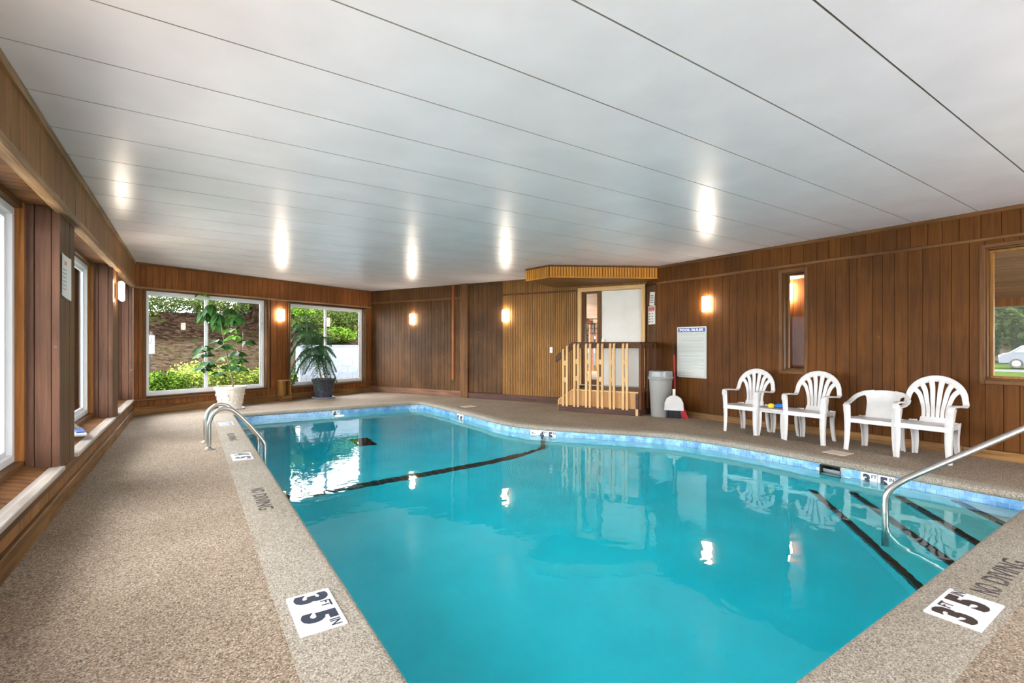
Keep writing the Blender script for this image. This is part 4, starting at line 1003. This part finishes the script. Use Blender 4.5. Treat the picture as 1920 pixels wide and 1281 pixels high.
# ------------------------------------------------------------------ potted plants
random.seed(11)
def leaf_mesh(name, mat, l, wd, fold=.18, droop=.25):
    vs = []; fs = []; n = 6
    for k in range(n+1):
        t = k/n; hw = wd/2*math.sin(PI*min(1, .04+t*.96)**.8)**.85 if 0 < k < n else .002
        z = -droop*l*t*t
        vs += [(l*t, -hw, z+fold*hw), (l*t, 0, z), (l*t, hw, z+fold*hw)]
    for k in range(n):
        a = k*3; fs += [(a, a+3, a+4, a+1), (a+1, a+4, a+5, a+2)]
    me = bpy.data.meshes.new(name); me.from_pydata(vs, [], fs); me.materials.append(mat); me.shade_smooth(); me.update(); return me
def put(name, me, par, loc, x, up, s=1):
    x = Vector(x).normalized(); u = Vector(up); y = u.cross(x)
    if y.length < 1e-4: y = Vector((0, 1, 0)).cross(x)
    y.normalize(); z = x.cross(y)
    o = bpy.data.objects.new(name, me); C.objects.link(o); o.parent = par
    m = Matrix((x, y, z)).transposed().to_4x4(); m.translation = loc; o.matrix_local = m @ Matrix.Scale(s, 4); return o
p1 = empty('potted_schefflera', (.661, 10.80, 0), -YAW, 'tall broad-leaved plant in a cream pot before the first far window', 'plant')
MB().lathe([(0, .0), (.185, 0), (.19, .01), (.225, .2), (.252, .37), (.255, .372), (.272, .376), (.276, .40), (.276, .425), (.262, .43), (.245, .425), (.235, .37), (0, .36)], 36).build('pot', M['pot_white'], p1, smooth=.6)
po = p1.children[0]
for k in range(10):                               # raised ornament round the belly
    q = 2*PI*k/10; mb = MB()
    for j in range(3):
        zz = .12+.075*j; r = lerp(.205, .24, j/2)
        mb.lathe([(0, 0), (.018-.003*j, .002), (.012, .012), (0, .014)], 8, (0, 0, 0))
        m = Matrix.Rotation(q+.12*(j % 2), 4, 'Z') @ Matrix.Translation((r, 0, zz)) @ Matrix.Rotation(PI/2, 4, 'Y') @ Matrix.Diagonal((1.9, .9, 1, 1))
        mb.v[-32:] = [tuple(m @ Vector(v)) for v in mb.v[-32:]]
    mb.build('relief', M['pot_white'], po, smooth=1)
MB().lathe([(0, .0), (.22, 0), (.235, .02), (.23, .022), (.2, .008), (0, .008)], 30, (.06, -.06, 0)).build('saucer', plain('clear_saucer', srgb(214, 212, 216), .3), p1, smooth=.6)
MB().lathe([(0, .385), (.15, .392), (.24, .38)], 24).build('soil', M['soil'], p1, smooth=1)
sx = lambda px: (px-432)*.0103
sz = lambda py: 1.2-(py-649.5)*.0103
stem = spline([(.05, 0, .38), (sx(436), .0, sz(712)), (sx(428), .01, sz(680)), (sx(420), 0, sz(640)), (sx(414), -.01, sz(600)), (sx(410), 0, sz(578))], 6)
MB().tube(stem, [lerp(.017, .008, k/(len(stem)-1)) for k in range(len(stem))], 8).build('stem', M['stem'], p1, smooth=1)
LM = [leaf_mesh('leaf', M['leaf'], .27, .125, .15, .35), leaf_mesh('leaf', M['leaf'], .22, .11, .2, .2), leaf_mesh('leaf', M['leaf_light'], .2, .095, .2, .2)]
def stem_at(z): return min(stem, key=lambda p: abs(p.z-z))
WH = [(388, 584, -.1, 0, 8, 1), (420, 578, .12, 0, 8, 1), (438, 590, 0, 0, 8, 1), (404, 572, -.15, 0, 7, 1), (450, 592, -.05, 0, 6, .9), (395, 596, .15, 0, 6, 1), (412, 590, -.1, 0, 6, .9),
      (430, 618, .1, 2, 7, 1), (402, 638, .12, 1, 6, .9), (446, 632, -.12, 2, 6, .95), (384, 652, -.05, 1, 7, 1), (458, 640, .1, 1, 5, .9), (424, 648, -.1, 1, 6, .9), (442, 662, .05, 1, 7, .95),
      (374, 664, .1, 1, 5, .9), (394, 680, -.1, 1, 6, .95), (378, 690, .05, 1, 6, .95), (448, 690, -.05, 1, 6, .9), (428, 688, .12, 1, 6, .9), (452, 674, -.1, 1, 5, .9), (408, 700, .05, 1, 5, .8), (414, 670, .1, 2, 6, .9), (376, 550, -.03, 2, 7, .95)]
pt = MB()
for px, py, dy, kind, nl, sc in WH:
    c = Vector((sx(px), dy, sz(py))); b = stem_at(c.z-.12 if py > 560 else 2.05)
    mid = (b+c)/2+Vector((0, 0, .04)); pt.tube(spline([tuple(b), tuple(mid), tuple(c)], 4), .0045, 5)
    out = (c-b); out.z = 0; out = out.normalized() if out.length > .02 else Vector((1, 0, 0)); a0 = math.atan2(out.y, out.x)
    nl += 2 if kind else 0
    for k in range(nl):
        q = a0+2*PI*(k+random.uniform(-.2, .2))/nl; dr = random.uniform(.5, 1.5) if kind == 0 else random.uniform(.0, .5)
        d = Vector((math.cos(q), math.sin(q), -dr)); put('leaf', LM[kind], p1, c, d, (d.x*.3, d.y*.3-random.uniform(.5, 1.3), .8), sc*random.uniform(.8, 1.1))
pt.build('petioles', M['stem'], p1, smooth=1)['kind'] = 'stuff'
# norfolk pine
p2 = empty('potted_pine', (2.577, 11.69, 0), -YAW, 'drooping needle-leaved plant in a dark pot before the second far window', 'plant')
MB().lathe([(0, 0), (.185, 0), (.19, .03), (.235, .33), (.262, .39), (.268, .40), (.268, .425), (.25, .425), (.235, .37), (0, .36)], 32, (0, 0, .03), wob=lambda q, z: .012*math.sin(24*q) if .05 < z < .35 else 0).build('pot', M['pot_dark'], p2, smooth=.6)
MB().lathe([(0, 0), (.24, 0), (.262, .04), (.255, .042), (.23, .012), (0, .012)], 32).build('saucer', plain('grey_saucer', srgb(150, 150, 164), .3), p2, smooth=.6)
MB().lathe([(0, .40), (.24, .395)], 24).build('soil', M['soil'], p2)
tx = lambda px: (px-607)*.01229
tz = lambda py: 1.2-(py-649.5)*.01229
T1 = spline([(-.04, 0, .38), (tx(598), 0, tz(690)), (tx(588), .0, tz(660)), (tx(577), 0, tz(620)), (tx(572), 0, tz(590))], 6)
T2 = spline([(.03, .03, .38), (tx(606), .03, tz(690)), (tx(603), .02, tz(655)), (tx(606), .02, tz(628))], 6)
for T in (T1, T2): MB().tube(T, [lerp(.02, .007, k/(len(T)-1)) for k in range(len(T))], 8).build('trunk', M['stem'], p2, smooth=1)
def frond_mesh(l, droop, seed):
    random.seed(seed); mb = MB(); n = 16; ax = []
    for k in range(n+1): t = k/n; ax.append(Vector((l*(t-.12*t*t), 0, .10*l*math.sin(PI*min(1, t*1.2))*.8-droop*l*t**1.9)))
    mb.tube(ax, .004, 4)
    for k in range(2, n+1):
        t = k/n; p = ax[k]; d = (ax[k]-ax[k-1]).normalized(); ln = l*.34*math.sin(PI*(.15+.8*t))**.7*random.uniform(.75, 1.15)
        for s_ in (-1, 1):
            sd = Vector((d.x*.55, s_*random.uniform(.5, .9), d.z*.4-random.uniform(.1, .5))).normalized(); m = 6; q = [p+sd*ln*j/m+Vector((0, 0, -.28*ln*(j/m)**2)) for j in range(m+1)]
            for j in range(m):
                e = (q[j+1]-q[j]); u = e.cross(Vector((0, 0, 1))).normalized() if abs(e.normalized().z) < .95 else Vector((1, 0, 0)); v = e.cross(u).normalized()
                for an in range(4):
                    w_ = u*math.cos(an*PI/2+j*.7)+v*math.sin(an*PI/2+j*.7); tip = q[j]+e*1.25+w_*.026; b_ = w_.cross(e).normalized()*.0062
                    mb.add([q[j]-b_, q[j]+b_, tip], [(0, 1, 2)])
    me = bpy.data.meshes.new('branch'); me.from_pydata(mb.v, [], mb.f); me.materials.append(M['needle']); me.update(); return me
FM = [frond_mesh(.5, .95, 1), frond_mesh(.5, .6, 2), frond_mesh(.5, 1.25, 3)]
random.seed(5)
for T, tiers in ((T1, [(1.92, 5, .30, 1), (1.74, 6, .66, 1), (1.54, 6, 1.05, 0), (1.36, 6, 1.1, 0), (1.18, 6, 1.12, 2), (.98, 6, 1.05, 2)]), (T2, [(1.42, 5, .62, 1), (1.22, 6, .85, 1), (1.0, 5, .85, 0)])):
    for z, nb, sc, kind in tiers:
        c = min(T, key=lambda p: abs(p.z-z)); a0 = random.uniform(0, 1)
        for k in range(nb):
            q = a0+2*PI*k/nb+random.uniform(-.15, .15); yy_ = math.sin(q)
            s_ = sc*random.uniform(.88, 1.1)*(.62 if yy_ > .3 else 1)
            put('branch', FM[kind], p2, c, (math.cos(q), yy_*.7, 0), (0, 0, 1), s_)
star = MB()
for k in range(5): q = 2*PI*k/5+PI/2; star.add([(.05*math.cos(q), -.003, .05*math.sin(q)), (.022*math.cos(q+PI/5), -.003, .022*math.sin(q+PI/5)), (0, .003, 0), (.022*math.cos(q-PI/5), -.003, .022*math.sin(q-PI/5))], [(0, 1, 2, 3)])
so = empty('star_pick', (2.577+.832*.06+.05, 11.69-.555*.06, .56), -YAW, 'small dark star ornament stuck in the dark plant pot', 'ornament')
star.build('star', M['black'], so); MB().tube([(0, 0, -.03), (0, 0, -.17)], .004, 6).build('stake', M['black'], so)

# ------------------------------------------------------------------ platform with railing in front of the door
F0, F1 = (5.766, 7.066), (6.441, 5.729)
pl = empty('step_platform', (F0[0], F0[1], 0), math.atan2(F1[1]-F0[1], F1[0]-F0[0]), 'wooden entry platform with slatted railing below the white door', 'platform')
pa = pl.rotation_euler[2]
def tol(p): dx, dy = p[0]-F0[0], p[1]-F0[1]; return dx*math.cos(-pa)-dy*math.sin(-pa), dx*math.sin(-pa)+dy*math.cos(-pa)
LP = seglen(F0, F1); e1 = tol((7.10, 5.885)); e2 = tol((7.24, 6.25)); e3 = (e2[0]*0+.33, .955)
back_r = tol(D); 
deck = [(.30, .0), (LP, .0), (e1[0], e1[1]), (e2[0]-.02, e2[1]-.03), (.30, .93)]
MB().prism(deck, .385, .41).build('deck_board', M['kick'], pl)
bx('front_panel', M['ply'], pl, .30, LP-.05, .0, .018, .11, .385); bx('nosing', M['pine_x'], pl, .29, LP-.0, -.014, .02, .385, .412, .003)
st_ = MB().prism([(0, 0), (.3, 0), (.3, .018), (0, .018)], .0, .2)
st_.v = [(v[0], v[1], (.2+.195*v[0]/.3) if v[2] > .1 else .11) for v in st_.v]; st_.build('stringer', M['ply'], pl)
c = MB().prism([(0, 0), (.3, 0), (.3, .02), (0, .02)], 0, 1)
c.v = [(v[0], v[1]*1.6-.012, (.2+.205*v[0]/.3)+(.014 if v[2] > .5 else -.006)) for v in c.v]; c.build('stringer_cap', M['pine_x'], pl)
bx('end_stud', M['pine'], pl, -.012, .012, -.012, .02, 0, .2, .003)
bx('tread', M['kick'], pl, .02, .3, .02, .93, .175, .2, .003); bx('riser', M['ply'], pl, .29, .3, .02, .93, .2, .385); bx('riser', M['ply'], pl, .0, .012, .02, .93, .0, .175)
bx('base_board', M['kick_dark'], pl, .0, LP-.005, -.03, -.0, 0, .11, .006)
bx('corner_post', M['kick_dark'], pl, LP-.05, LP, -.005, .03, .11, .385, .003)
bx('corner_block', M['pine'], pl, LP-.045, LP+.0, -.032, .0, 0, .115, .004)
rl = MB().box(.26, LP+.03, .0, .036, 1.165, 1.275); rl.build('handrail', M['rail'], pl, bevel=.004)
sr = MB().prism([(-.06, .0), (.27, .0), (.27, .036), (-.06, .036)], 0, 1); sr.v = [(v[0], v[1], lerp(1.02, 1.275, (v[0]+.06)/.33)-(0 if v[2] > .5 else .125)) for v in sr.v]; sr.build('handrail', M['rail'], pl, bevel=.004)
def baluster(x, zt, par, fy=-.002, mat=None, zb=.09, rot=0, ry=0):
    m = MB().box(-.019, .019, -.036, 0, zb, zt-.03).add([(-.019, -.036, zt-.03), (.019, -.036, zt-.03), (.019, 0, zt-.03), (-.019, 0, zt-.03), (-.019, -.012, zt), (.019, -.012, zt), (.019, 0, zt), (-.019, 0, zt)], [(4, 5, 6, 7), (0, 1, 5, 4), (1, 2, 6, 5), (2, 3, 7, 6), (3, 0, 4, 7)])
    o = m.build('baluster', mat or M['pine'], par); o.location = (x, fy, 0); return o
for (x0, x1), dz in zip([(.103, .178), (.327, .40), (.555, .627), (.778, .858), (1.005, 1.073), (1.236, 1.305)], (-.06, 0, 0, 0, 0, 0)):
    for x, e in ((x0, 0), (x1, 1)):
        baluster(x, 1.25+(-.10 if (dz and not e) else (-.04 if dz else 0)), pl)
    for z in (.92, .61): bx('spacer_block', M['pine'], pl, x0+.012, x1-.012, -.03, -.006, z-.045+dz*.5, z+.045+dz*.5, .003)
# side run toward the right wall
sd = Vector((e1[0]-LP, e1[1], 0)); Ls = sd.length; sa_ = math.atan2(sd.y, sd.x)
side = empty('side_railing', (LP, 0, 0), sa_); side.parent = pl
bx('handrail', M['rail'], side, 0, Ls, .0, .036, 1.165, 1.275, .004)
for x in (.03, .12, .3, .39, .58): baluster(x, 1.255, side, mat=M['stained_z'], zb=.1)
bx('side_panel', M['stained_z'], side, 0, Ls, .0, .015, .11, .385); bx('base_board', M['kick_dark'], side, 0, Ls-.03, -.028, 0, 0, .11, .005)

# ------------------------------------------------------------------ next room seen through the right windows
lf = MB().prism([(7.26, -2.8), (11, -2.8), (11, 11.6), (5.6, 10.2), (7.3, 6.4)], .3, .41).build('lobby_floor', M['kick']); tag(lf, 'wooden floor of the room beyond the right wall', kind='structure')
ev = MB().box(11, 12.6, -3, 12, 2.02, 2.1).build('lobby_shade_eave', M['trim_x']); tag(ev, 'brown eave added outside the next room windows for shade', kind='structure')  # unseen overhang added to shade the ground outside
lw = empty('lobby_wall', (11, 11.6, 0), -PI/2, 'brown outer wall of the next room with a band of windows', None, None, 'structure')
planks(lw, 0, 14.4, .0, .46, .2, M['plank'], y0=0, y1=.08); planks(lw, 0, 14.4, 1.84, 3.4, .2, M['plank_left'], y0=0, y1=.08)
for u in (-.0, 2.6, 5.4, 8.2, 11, 13.8): bx('post', M['trim_z'], lw, u, u+.12, -.01, .09, .46, 1.84)
bx('sill', M['trim_x'], lw, 0, 14.4, -.06, .1, .44, .47)
le = empty('lobby_end_wall', (5.2, 10.3, 0), math.atan2(1.4, 5.8), 'orange wooden end wall of the next room', None, None, 'structure')
lc = empty('lobby_ceiling', (0, 0, 0), 0, 'sloping plank ceiling of the next room', None, None, 'structure')
mc = wood('grey_brown_ceiling', srgb(160, 130, 106), srgb(120, 94, 74), 'Y', var=.1, stain=.15)
x = 6.3
while x < 11.05:
    z = 3.25-(x-6.3)*.27; zz2 = 3.25-(x+.18-6.3)*.27
    MB().add([(x, -2.9, z), (x+.175, -2.9, zz2), (x+.175, 12, zz2), (x, 12, z), (x, -2.9, z+.03), (x+.175, -2.9, zz2+.03), (x+.175, 12, zz2+.03), (x, 12, z+.03)],
             [(0, 3, 2, 1), (4, 5, 6, 7), (0, 1, 5, 4), (1, 2, 6, 5), (2, 3, 7, 6), (3, 0, 4, 7)]).build('ceiling_plank', mc, lc); x += .18
pt_ = empty('partition_wall', (9, 5.4, 0), -PI/2, 'orange wooden partition with a lit lamp behind the slit window', None, None, 'structure')
planks(pt_, 0, 1.75, .41, 2.40, .24, M['orange_wood'], y0=-.02, y1=.06); bx('white_header', M['white_vinyl'], pt_, 0, 1.75, -.03, .06, 2.40, 2.6)
bx('latch', M['white_vinyl'], pt_, 1.2, 1.225, -.045, -.02, 1.52, 1.72)
o = empty('wall_lamp', (8.98, 4.47, 2.17), -PI/2, 'lit box lamp on the orange partition behind the slit window', 'lamp', 'wall lamps')
bx('back_plate', M['lamp_back'], o, -.06, .06, -.03, -.02, -.11, .11, .004); MB().box(-.072, .072, -.1, -.03, -.15, .15).build('shade', M['lamp_glow'], o, bevel=.012)
lg = empty('lattice_screen', (9.6, 10.4, 1.55), -.9, 'dark lattice hanging in the next room beyond the side light', 'screen')
for i in range(4): bx('bar', M['black'], lg, -.3+.2*i-.012, -.3+.2*i+.012, -.01, .01, -.0, .45); bx('bar', M['black'], lg, -.3, .3, -.01, .01, .02+.14*i-.012, .02+.14*i+.012)

# ------------------------------------------------------------------ outside: lawn, cars, trees
gr = MB().add([(11.1, -60, -.3), (90, -60, -.3), (90, 70, -.3), (11.1, 70, -.3)], [(0, 1, 2, 3)]).build('lawn', M['grass']); tag(gr, 'green lawn beyond the next room', kind='structure')
rd = MB().add([(20, -60, -.29), (24, -60, -.29), (24, 14, -.29), (20, 14, -.29)], [(0, 1, 2, 3)]).build('road', M['asphalt']); tag(rd, 'pale strip of path across the lawn', kind='structure'); rd.location.x = 19.5
pa_ = MB().add([(-60, -40, -.12), (-1.3, -40, -.12), (-1.3, 10.2, -.12), (-1.6, 45, -.12), (-60, 45, -.12)], [(0, 1, 2, 3)]).build('bounce_ground', M['concrete']); tag(pa_, 'pale paved ground added outside the left bays to bounce light', kind='structure')  # made-up pale paving that bounces daylight onto the ceiling
def car(xc, zc, turn, label):
    X, Y = xc*math.cos(YAW)+zc*math.sin(YAW), -xc*math.sin(YAW)+zc*math.cos(YAW)
    t = empty('parked_car', (X, Y, -.3), -YAW+turn, label, 'car', 'parked cars')
    prof = [(-2.2, .35), (-2.25, .75), (-2.1, 1.0), (-1.75, 1.08), (-1.15, 1.55), (-.6, 1.66), (.9, 1.66), (1.7, 1.5), (2.1, 1.05), (2.2, .8), (2.2, .35)]
    b = MB(); n = len(prof); v = [(x, -.88+(.12*max(0, z-1.0)), z) for x, z in prof]+[(x, .88-(.12*max(0, z-1.0)), z) for x, z in prof]
    b.add(v, [tuple(range(n)), tuple(range(2*n-1, n-1, -1))]+[(i, i+n, (i+1) % n+n, (i+1) % n) for i in range(n)]); b.build('body', M['car'], t, bevel=.05, smooth=.5)
    for q in ([(-1.5, 1.1), (-1.05, 1.5), (-.2, 1.56), (-.2, 1.1)], [(-.1, 1.1), (-.1, 1.56), (.8, 1.56), (.95, 1.1)], [(1.05, 1.1), (.92, 1.55), (1.5, 1.45), (1.8, 1.1)]):
        MB().add([(x, -.90+.1*max(0, z-1), z) for x, z in q]+[(x, -.86+.1*max(0, z-1), z) for x, z in q], [(0, 1, 2, 3), (7, 6, 5, 4), (0, 4, 5, 1), (1, 5, 6, 2), (2, 6, 7, 3), (3, 7, 4, 0)]).build('side_window', M['car_glass'], t)
    for x in (-1.4, 1.4):
        for y_ in (-.8, .8):
            o = MB().lathe([(0, -.1), (.2, -.11), (.31, -.1), (.35, -.06), (.35, .06), (.31, .1), (0, .1)], 24).build('wheel', M['tyre'], t, smooth=.6); o.location = (x, y_, .35); o.rotation_euler = (PI/2, 0, 0)
            h = MB().lathe([(0, .112), (.06, .118), (.19, .106), (.2, .1)], 20).build('hub', M['lamp_back'], o, smooth=.6); h.scale = (1, 1, 1 if y_ < 0 else -1)
    bx('headlight', plain('headlight', srgb(220, 224, 228), .1), t, -2.24, -2.1, -.86, -.6, .78, .92, .02)
car(34.75, 31.4, -.8, 'white parked car on the lawn edge seen through the wide right window')
car(5.6, 29, 0, 'white parked car seen through the side light of the door')
def foliage(name, par, mat, n, rx, ry, rz_, cz, size, seed, shell=.55, droop=0):
    random.seed(seed); vs = []; fs = []
    for _ in range(n):
        while True:
            d = Vector((random.gauss(0, 1), random.gauss(0, 1), random.gauss(0, 1)))
            if d.length > .1: break
        d.normalize(); r = random.uniform(shell, 1)*(1+.25*noise.noise(d*2.1+Vector((seed, 0, 0))))
        c = Vector((d.x*rx*r, d.y*ry*r, cz+d.z*rz_*r)); s_ = size*random.uniform(.6, 1.3)
        u = Vector((random.gauss(0, 1), random.gauss(0, 1), random.gauss(0, .6)-droop)).normalized(); w_ = u.orthogonal().normalized(); w_ = (Matrix.Rotation(random.uniform(0, 6.28), 3, u) @ w_)
        k = len(vs); vs += [c, c+u*s_*.5+w_*s_*.28, c+u*s_, c+u*s_*.5-w_*s_*.28]; fs.append((k, k+1, k+2, k+3))
    me = bpy.data.meshes.new(name); me.from_pydata([tuple(v) for v in vs], [], fs); me.materials.append(mat); me.update()
    o = bpy.data.objects.new(name, me); C.objects.link(o); o.parent = par; o['kind'] = 'stuff'; return o
def tree(x, y, z, h, r, label, seed, mat='foil_tree', n=2600):
    n = int(n*1.8); t = empty('leafy_tree', (x, y, z), 0, label, 'tree', 'trees outside')
    MB().tube([(0, 0, 0), (.05, .03, h*.35), (-.08, .05, h*.7)], [r*.08, r*.06, r*.03], 8).build('trunk', M['bark'], t, smooth=1)
    foliage('crown', t, M[mat], n, r, r, h*.42, h*.58, r*.11, seed)
def world(xc, zc): return xc*math.cos(YAW)+zc*math.sin(YAW), -xc*math.sin(YAW)+zc*math.cos(YAW)
for i, (px, zc, h, r, lb) in enumerate([(1885, 45, 8, 5, 'bushy tree behind the car in the wide right window'), (1960, 40, 9, 4.5, 'bushy tree just outside the right edge of the wide window'), (1830, 52, 10, 6, 'tall tree far behind the wide right window'), (1108, 36, 8, 3.6, 'bushy tree seen through the side light of the door'), (1060, 40, 9, 4, 'bushy tree farther left beyond the side light'), (1868, 50, 3.4, 3.2, 'low round tree just behind the left end of the car'), (1925, 52, 3.6, 3.4, 'low round tree behind the car at the right picture edge')]):
    tree(*world((px-960)/907*zc, zc), -.3, h, r, lb, 40+i)

# far slope
aA = math.atan2(B[1]-A[1], B[0]-A[0])
def wall_u(x, y): dx, dy = x-A[0], y-A[1]; return dx*math.cos(aA)+dy*math.sin(aA), -dx*math.sin(aA)+dy*math.cos(aA)
def hz(x, y):
    u, n_ = wall_u(x, y); s_ = max(0, min(1, (n_-2.2)/10)); z = .12+2.5*(s_*s_*.4+s_*.6)
    if n_ > 12.2: z += .02*(n_-12.2)
    k = max(0, min(1, (u-.46*max(0, n_-2)-4.5)/.35)); z2 = 1.12+max(0, n_-2.2)*.30; z = lerp(z, max(z, min(z2, 4.2)) if n_ > 2.0 else z, k)
    z += .07*noise.noise(Vector((x*.8, y*.8, 0)))*(1 if n_ > 1 else .3)
    e = max(0, min(1, (x+3.2)/2.0)); return lerp(-.1, z, e*e*(3-2*e))   # the bank runs out to the left
us = [-14+.4*i for i in range(75)]; ns = [.2+.3*j for j in range(12)]+[3.8+.55*j for j in range(34)]
vs = []; fs = []
for u in us:
    for n_ in ns:
        x, y = A[0]+math.cos(aA)*u-math.sin(aA)*n_, A[1]+math.sin(aA)*u+math.cos(aA)*n_; vs.append((x, y, hz(x, y)))
K = len(ns)
for i in range(len(us)-1):
    for j in range(K-1): fs.append((i*K+j, (i+1)*K+j, (i+1)*K+j+1, i*K+j+1))
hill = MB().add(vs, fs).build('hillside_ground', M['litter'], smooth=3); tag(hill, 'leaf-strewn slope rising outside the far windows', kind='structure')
def at(u, n_): return A[0]+math.cos(aA)*u-math.sin(aA)*n_, A[1]+math.sin(aA)*u+math.cos(aA)*n_
# white block retaining wall
bw = empty('block_wall', (*at(4.62, 2.0), 0), aA, 'white painted block retaining wall outside the second far window', None, None, 'structure')
bx('core', M['grout'], bw, 0, 6, .01, .2, -.05, 1.2)
for r in range(6):
    for c_ in range(16):
        a = c_*.4-(.2 if r % 2 else 0)
        if a+.4 > 6 or a+.4 < .05: continue
        bx('block', M['block'], bw, max(0, a)+.003, a+.397, 0, .02, r*.2+.003, r*.2+.197)
bx('cap', M['block'], bw, -.02, 6, -.02, .22, 1.2, 1.24)
def shrub(u, n_, r, h, mat, cnt, size, seed, label, grp, name='garden_shrub', droop=0, zo=0):
    x, y = at(u, n_); t = empty(name, (x, y, hz(x, y)-.05+zo), 0, label, 'shrub', grp)
    MB().tube([(0, 0, -.05), (.02, 0, h*.5)], [.02, .012], 5).build('stem', M['bark'], t); foliage('leaves', t, M[mat], cnt, r, r, h*.55, h*.5, size, seed, .3, droop)
SG = 'garden shrubs below the far windows'
for i, (u, n_, r, h, m_, lb) in enumerate([(-1.6, 1.6, .7, .8, 'foil_green', 'broad green bush outside, left of the first far window'), (-.5, 1.5, .6, .72, 'foil_green', 'green bush low in the left corner of the first far window'), (.35, 1.7, .55, .7, 'foil_green', 'green bush outside the left pane of the first far window'),
        (1.05, 1.4, .5, .62, 'foil_green', 'green bush outside near the window mullion'), (1.75, 1.7, .55, .75, 'foil_yellow', 'pale grassy bush outside the right pane of the first far window'), (2.5, 1.6, .5, .72, 'foil_yellow', 'pale grassy bush outside behind the far lamp post'),
        (3.3, 1.5, .45, .6, 'foil_yellow', 'pale bush behind the needle-leaved plant'), (-.1, 2.6, .6, .7, 'foil_green', 'second-row green bush behind the left window pane'), (.9, 2.7, .6, .6, 'foil_yellow', 'second-row pale bush behind the tall potted plant'), (4.0, 1.9, .4, .5, 'foil_green', 'small bush at the left end of the white block wall')]):
    shrub(u, n_, r, h, m_, 2600, .062, 60+i, lb, SG, droop=.1)
BUSH = ['leafy bush on the ridge, leftmost of the five above the leaf-strewn slope', 'leafy bush on the ridge, second from the left above the leaf-strewn slope', 'leafy bush on the ridge, middle one of the five above the slope', 'leafy bush on the ridge, fourth from the left above the slope', 'leafy bush on the ridge, rightmost of the five above the slope',
        'left bush of the lowest row above the white block wall', 'right bush of the lowest row above the white block wall', 'left bush of the second row above the white block wall', 'right bush of the second row above the white block wall', 'left bush of the third row above the white block wall', 'right bush of the third row above the white block wall', 'left bush of the fourth row above the white block wall', 'right bush of the fourth row above the white block wall', 'single topmost bush on the bank above the white block wall']
TG = 'bushes along the top of the slope'
for i, (u, n_, r, h, m_) in enumerate([(4.6, 12.5, 1.2, 1.1, 'foil_tree'), (6.0, 12.9, 1.1, .9, 'foil_tree'), (7.3, 12.6, 1.0, .9, 'foil_tree'), (8.6, 12.8, 1.1, 1.0, 'foil_tree'), (9.8, 12.6, 1.2, 1.1, 'foil_tree'), (5.9, 2.9, .6, .45, 'foil_tree'), (6.7, 3.0, .6, .5, 'foil_green'), (6.6, 4.2, .8, .6, 'foil_tree'), (7.6, 4.2, .9, .8, 'foil_tree'), (7.4, 5.8, 1.0, .8, 'foil_green'), (8.6, 5.6, 1.1, .9, 'foil_tree'), (8.6, 7.6, 1.2, 1.0, 'foil_tree'), (9.8, 7.6, 1.2, 1.1, 'foil_green'), (9.6, 10, 1.4, 1.2, 'foil_green')]):
    shrub(u, n_, r, h, m_, 2600, .085, 80+i, BUSH[i], TG if i < 5 else 'bushes on the bank above the block wall', 'slope_bush')
def spruce(u, n_, h, r, seed, label):
    x, y = at(u, n_); t = empty('blue_spruce', (x, y, hz(x, y)-.1), 0, label, 'tree', 'spruces on the ridge')
    MB().tube([(0, 0, 0), (0, 0, h)], [.16, .03], 7).build('trunk', M['bark'], t)
    random.seed(seed); vs = []; fs = []
    for _ in range(2600):
        z = random.uniform(.03, 1); rr = r*(1-z)*random.uniform(.3, 1)+.05; q = random.uniform(0, 6.283); c = Vector((rr*math.cos(q), rr*math.sin(q), h*z-rr*.3))
        d = Vector((math.cos(q), math.sin(q), -.35+random.uniform(-.3, .3))).normalized(); s_ = Vector((-math.sin(q), math.cos(q), 0))*.07; k = len(vs)
        vs += [c-s_, c+d*.32, c+s_, c-d*.12]; fs.append((k, k+1, k+2, k+3))
    me = bpy.data.meshes.new('needles'); me.from_pydata([tuple(v) for v in vs], [], fs); me.materials.append(M['foil_blue']); me.update()
    o = bpy.data.objects.new('needles', me); C.objects.link(o); o.parent = t; o['kind'] = 'stuff'
spruce(8.4, 15.4, 7, 2.0, 1, 'blue spruce on the ridge behind the window mullion'); spruce(10.3, 15.0, 8, 2.2, 2, 'blue spruce on the ridge at the right of the first far window'); spruce(6.1, 15.6, 7, 2.2, 3, 'blue spruce on the ridge at the left of the first far window')
# small notice on a post outside
ns_ = empty('outdoor_sign', (-.80, 14.35, .1), -YAW, 'white notice on a dark post outside the first far window', 'sign')
MB().tube([(0, .02, -.1), (0, .02, 1.35)], .018, 8).build('post', M['black'], ns_); bx('plate', plain('outdoor_sign_face', srgb(120, 120, 124), .5), ns_, -.14, .14, -.01, .005, .92, 1.36, .006)
rg = MB().tube([(.075*math.cos(q), -.013, 1.24+.075*math.sin(q)) for q in [2*PI*k/20 for k in range(21)]], .009, 6); rg.tube([(-.05, -.013, 1.29), (.05, -.013, 1.19)], .008, 6); rg.build('symbol', M['ink'], ns_)
pm = MB()
for k in range(3): pm.box(-.1, .1, -.0115, -.01, 1.08-k*.05-.012, 1.08-k*.05+.008)
pm.build('print_lines', M['sign_dark'], ns_)['kind'] = 'stuff'
# wooden gable wall of the next room seen above the trees
planks(le, 0, 6, .41, 3.2, .25, M['orange_wood'], y0=0, y1=.06, holes=[(3.0, 5.8, .5, 1.9)])
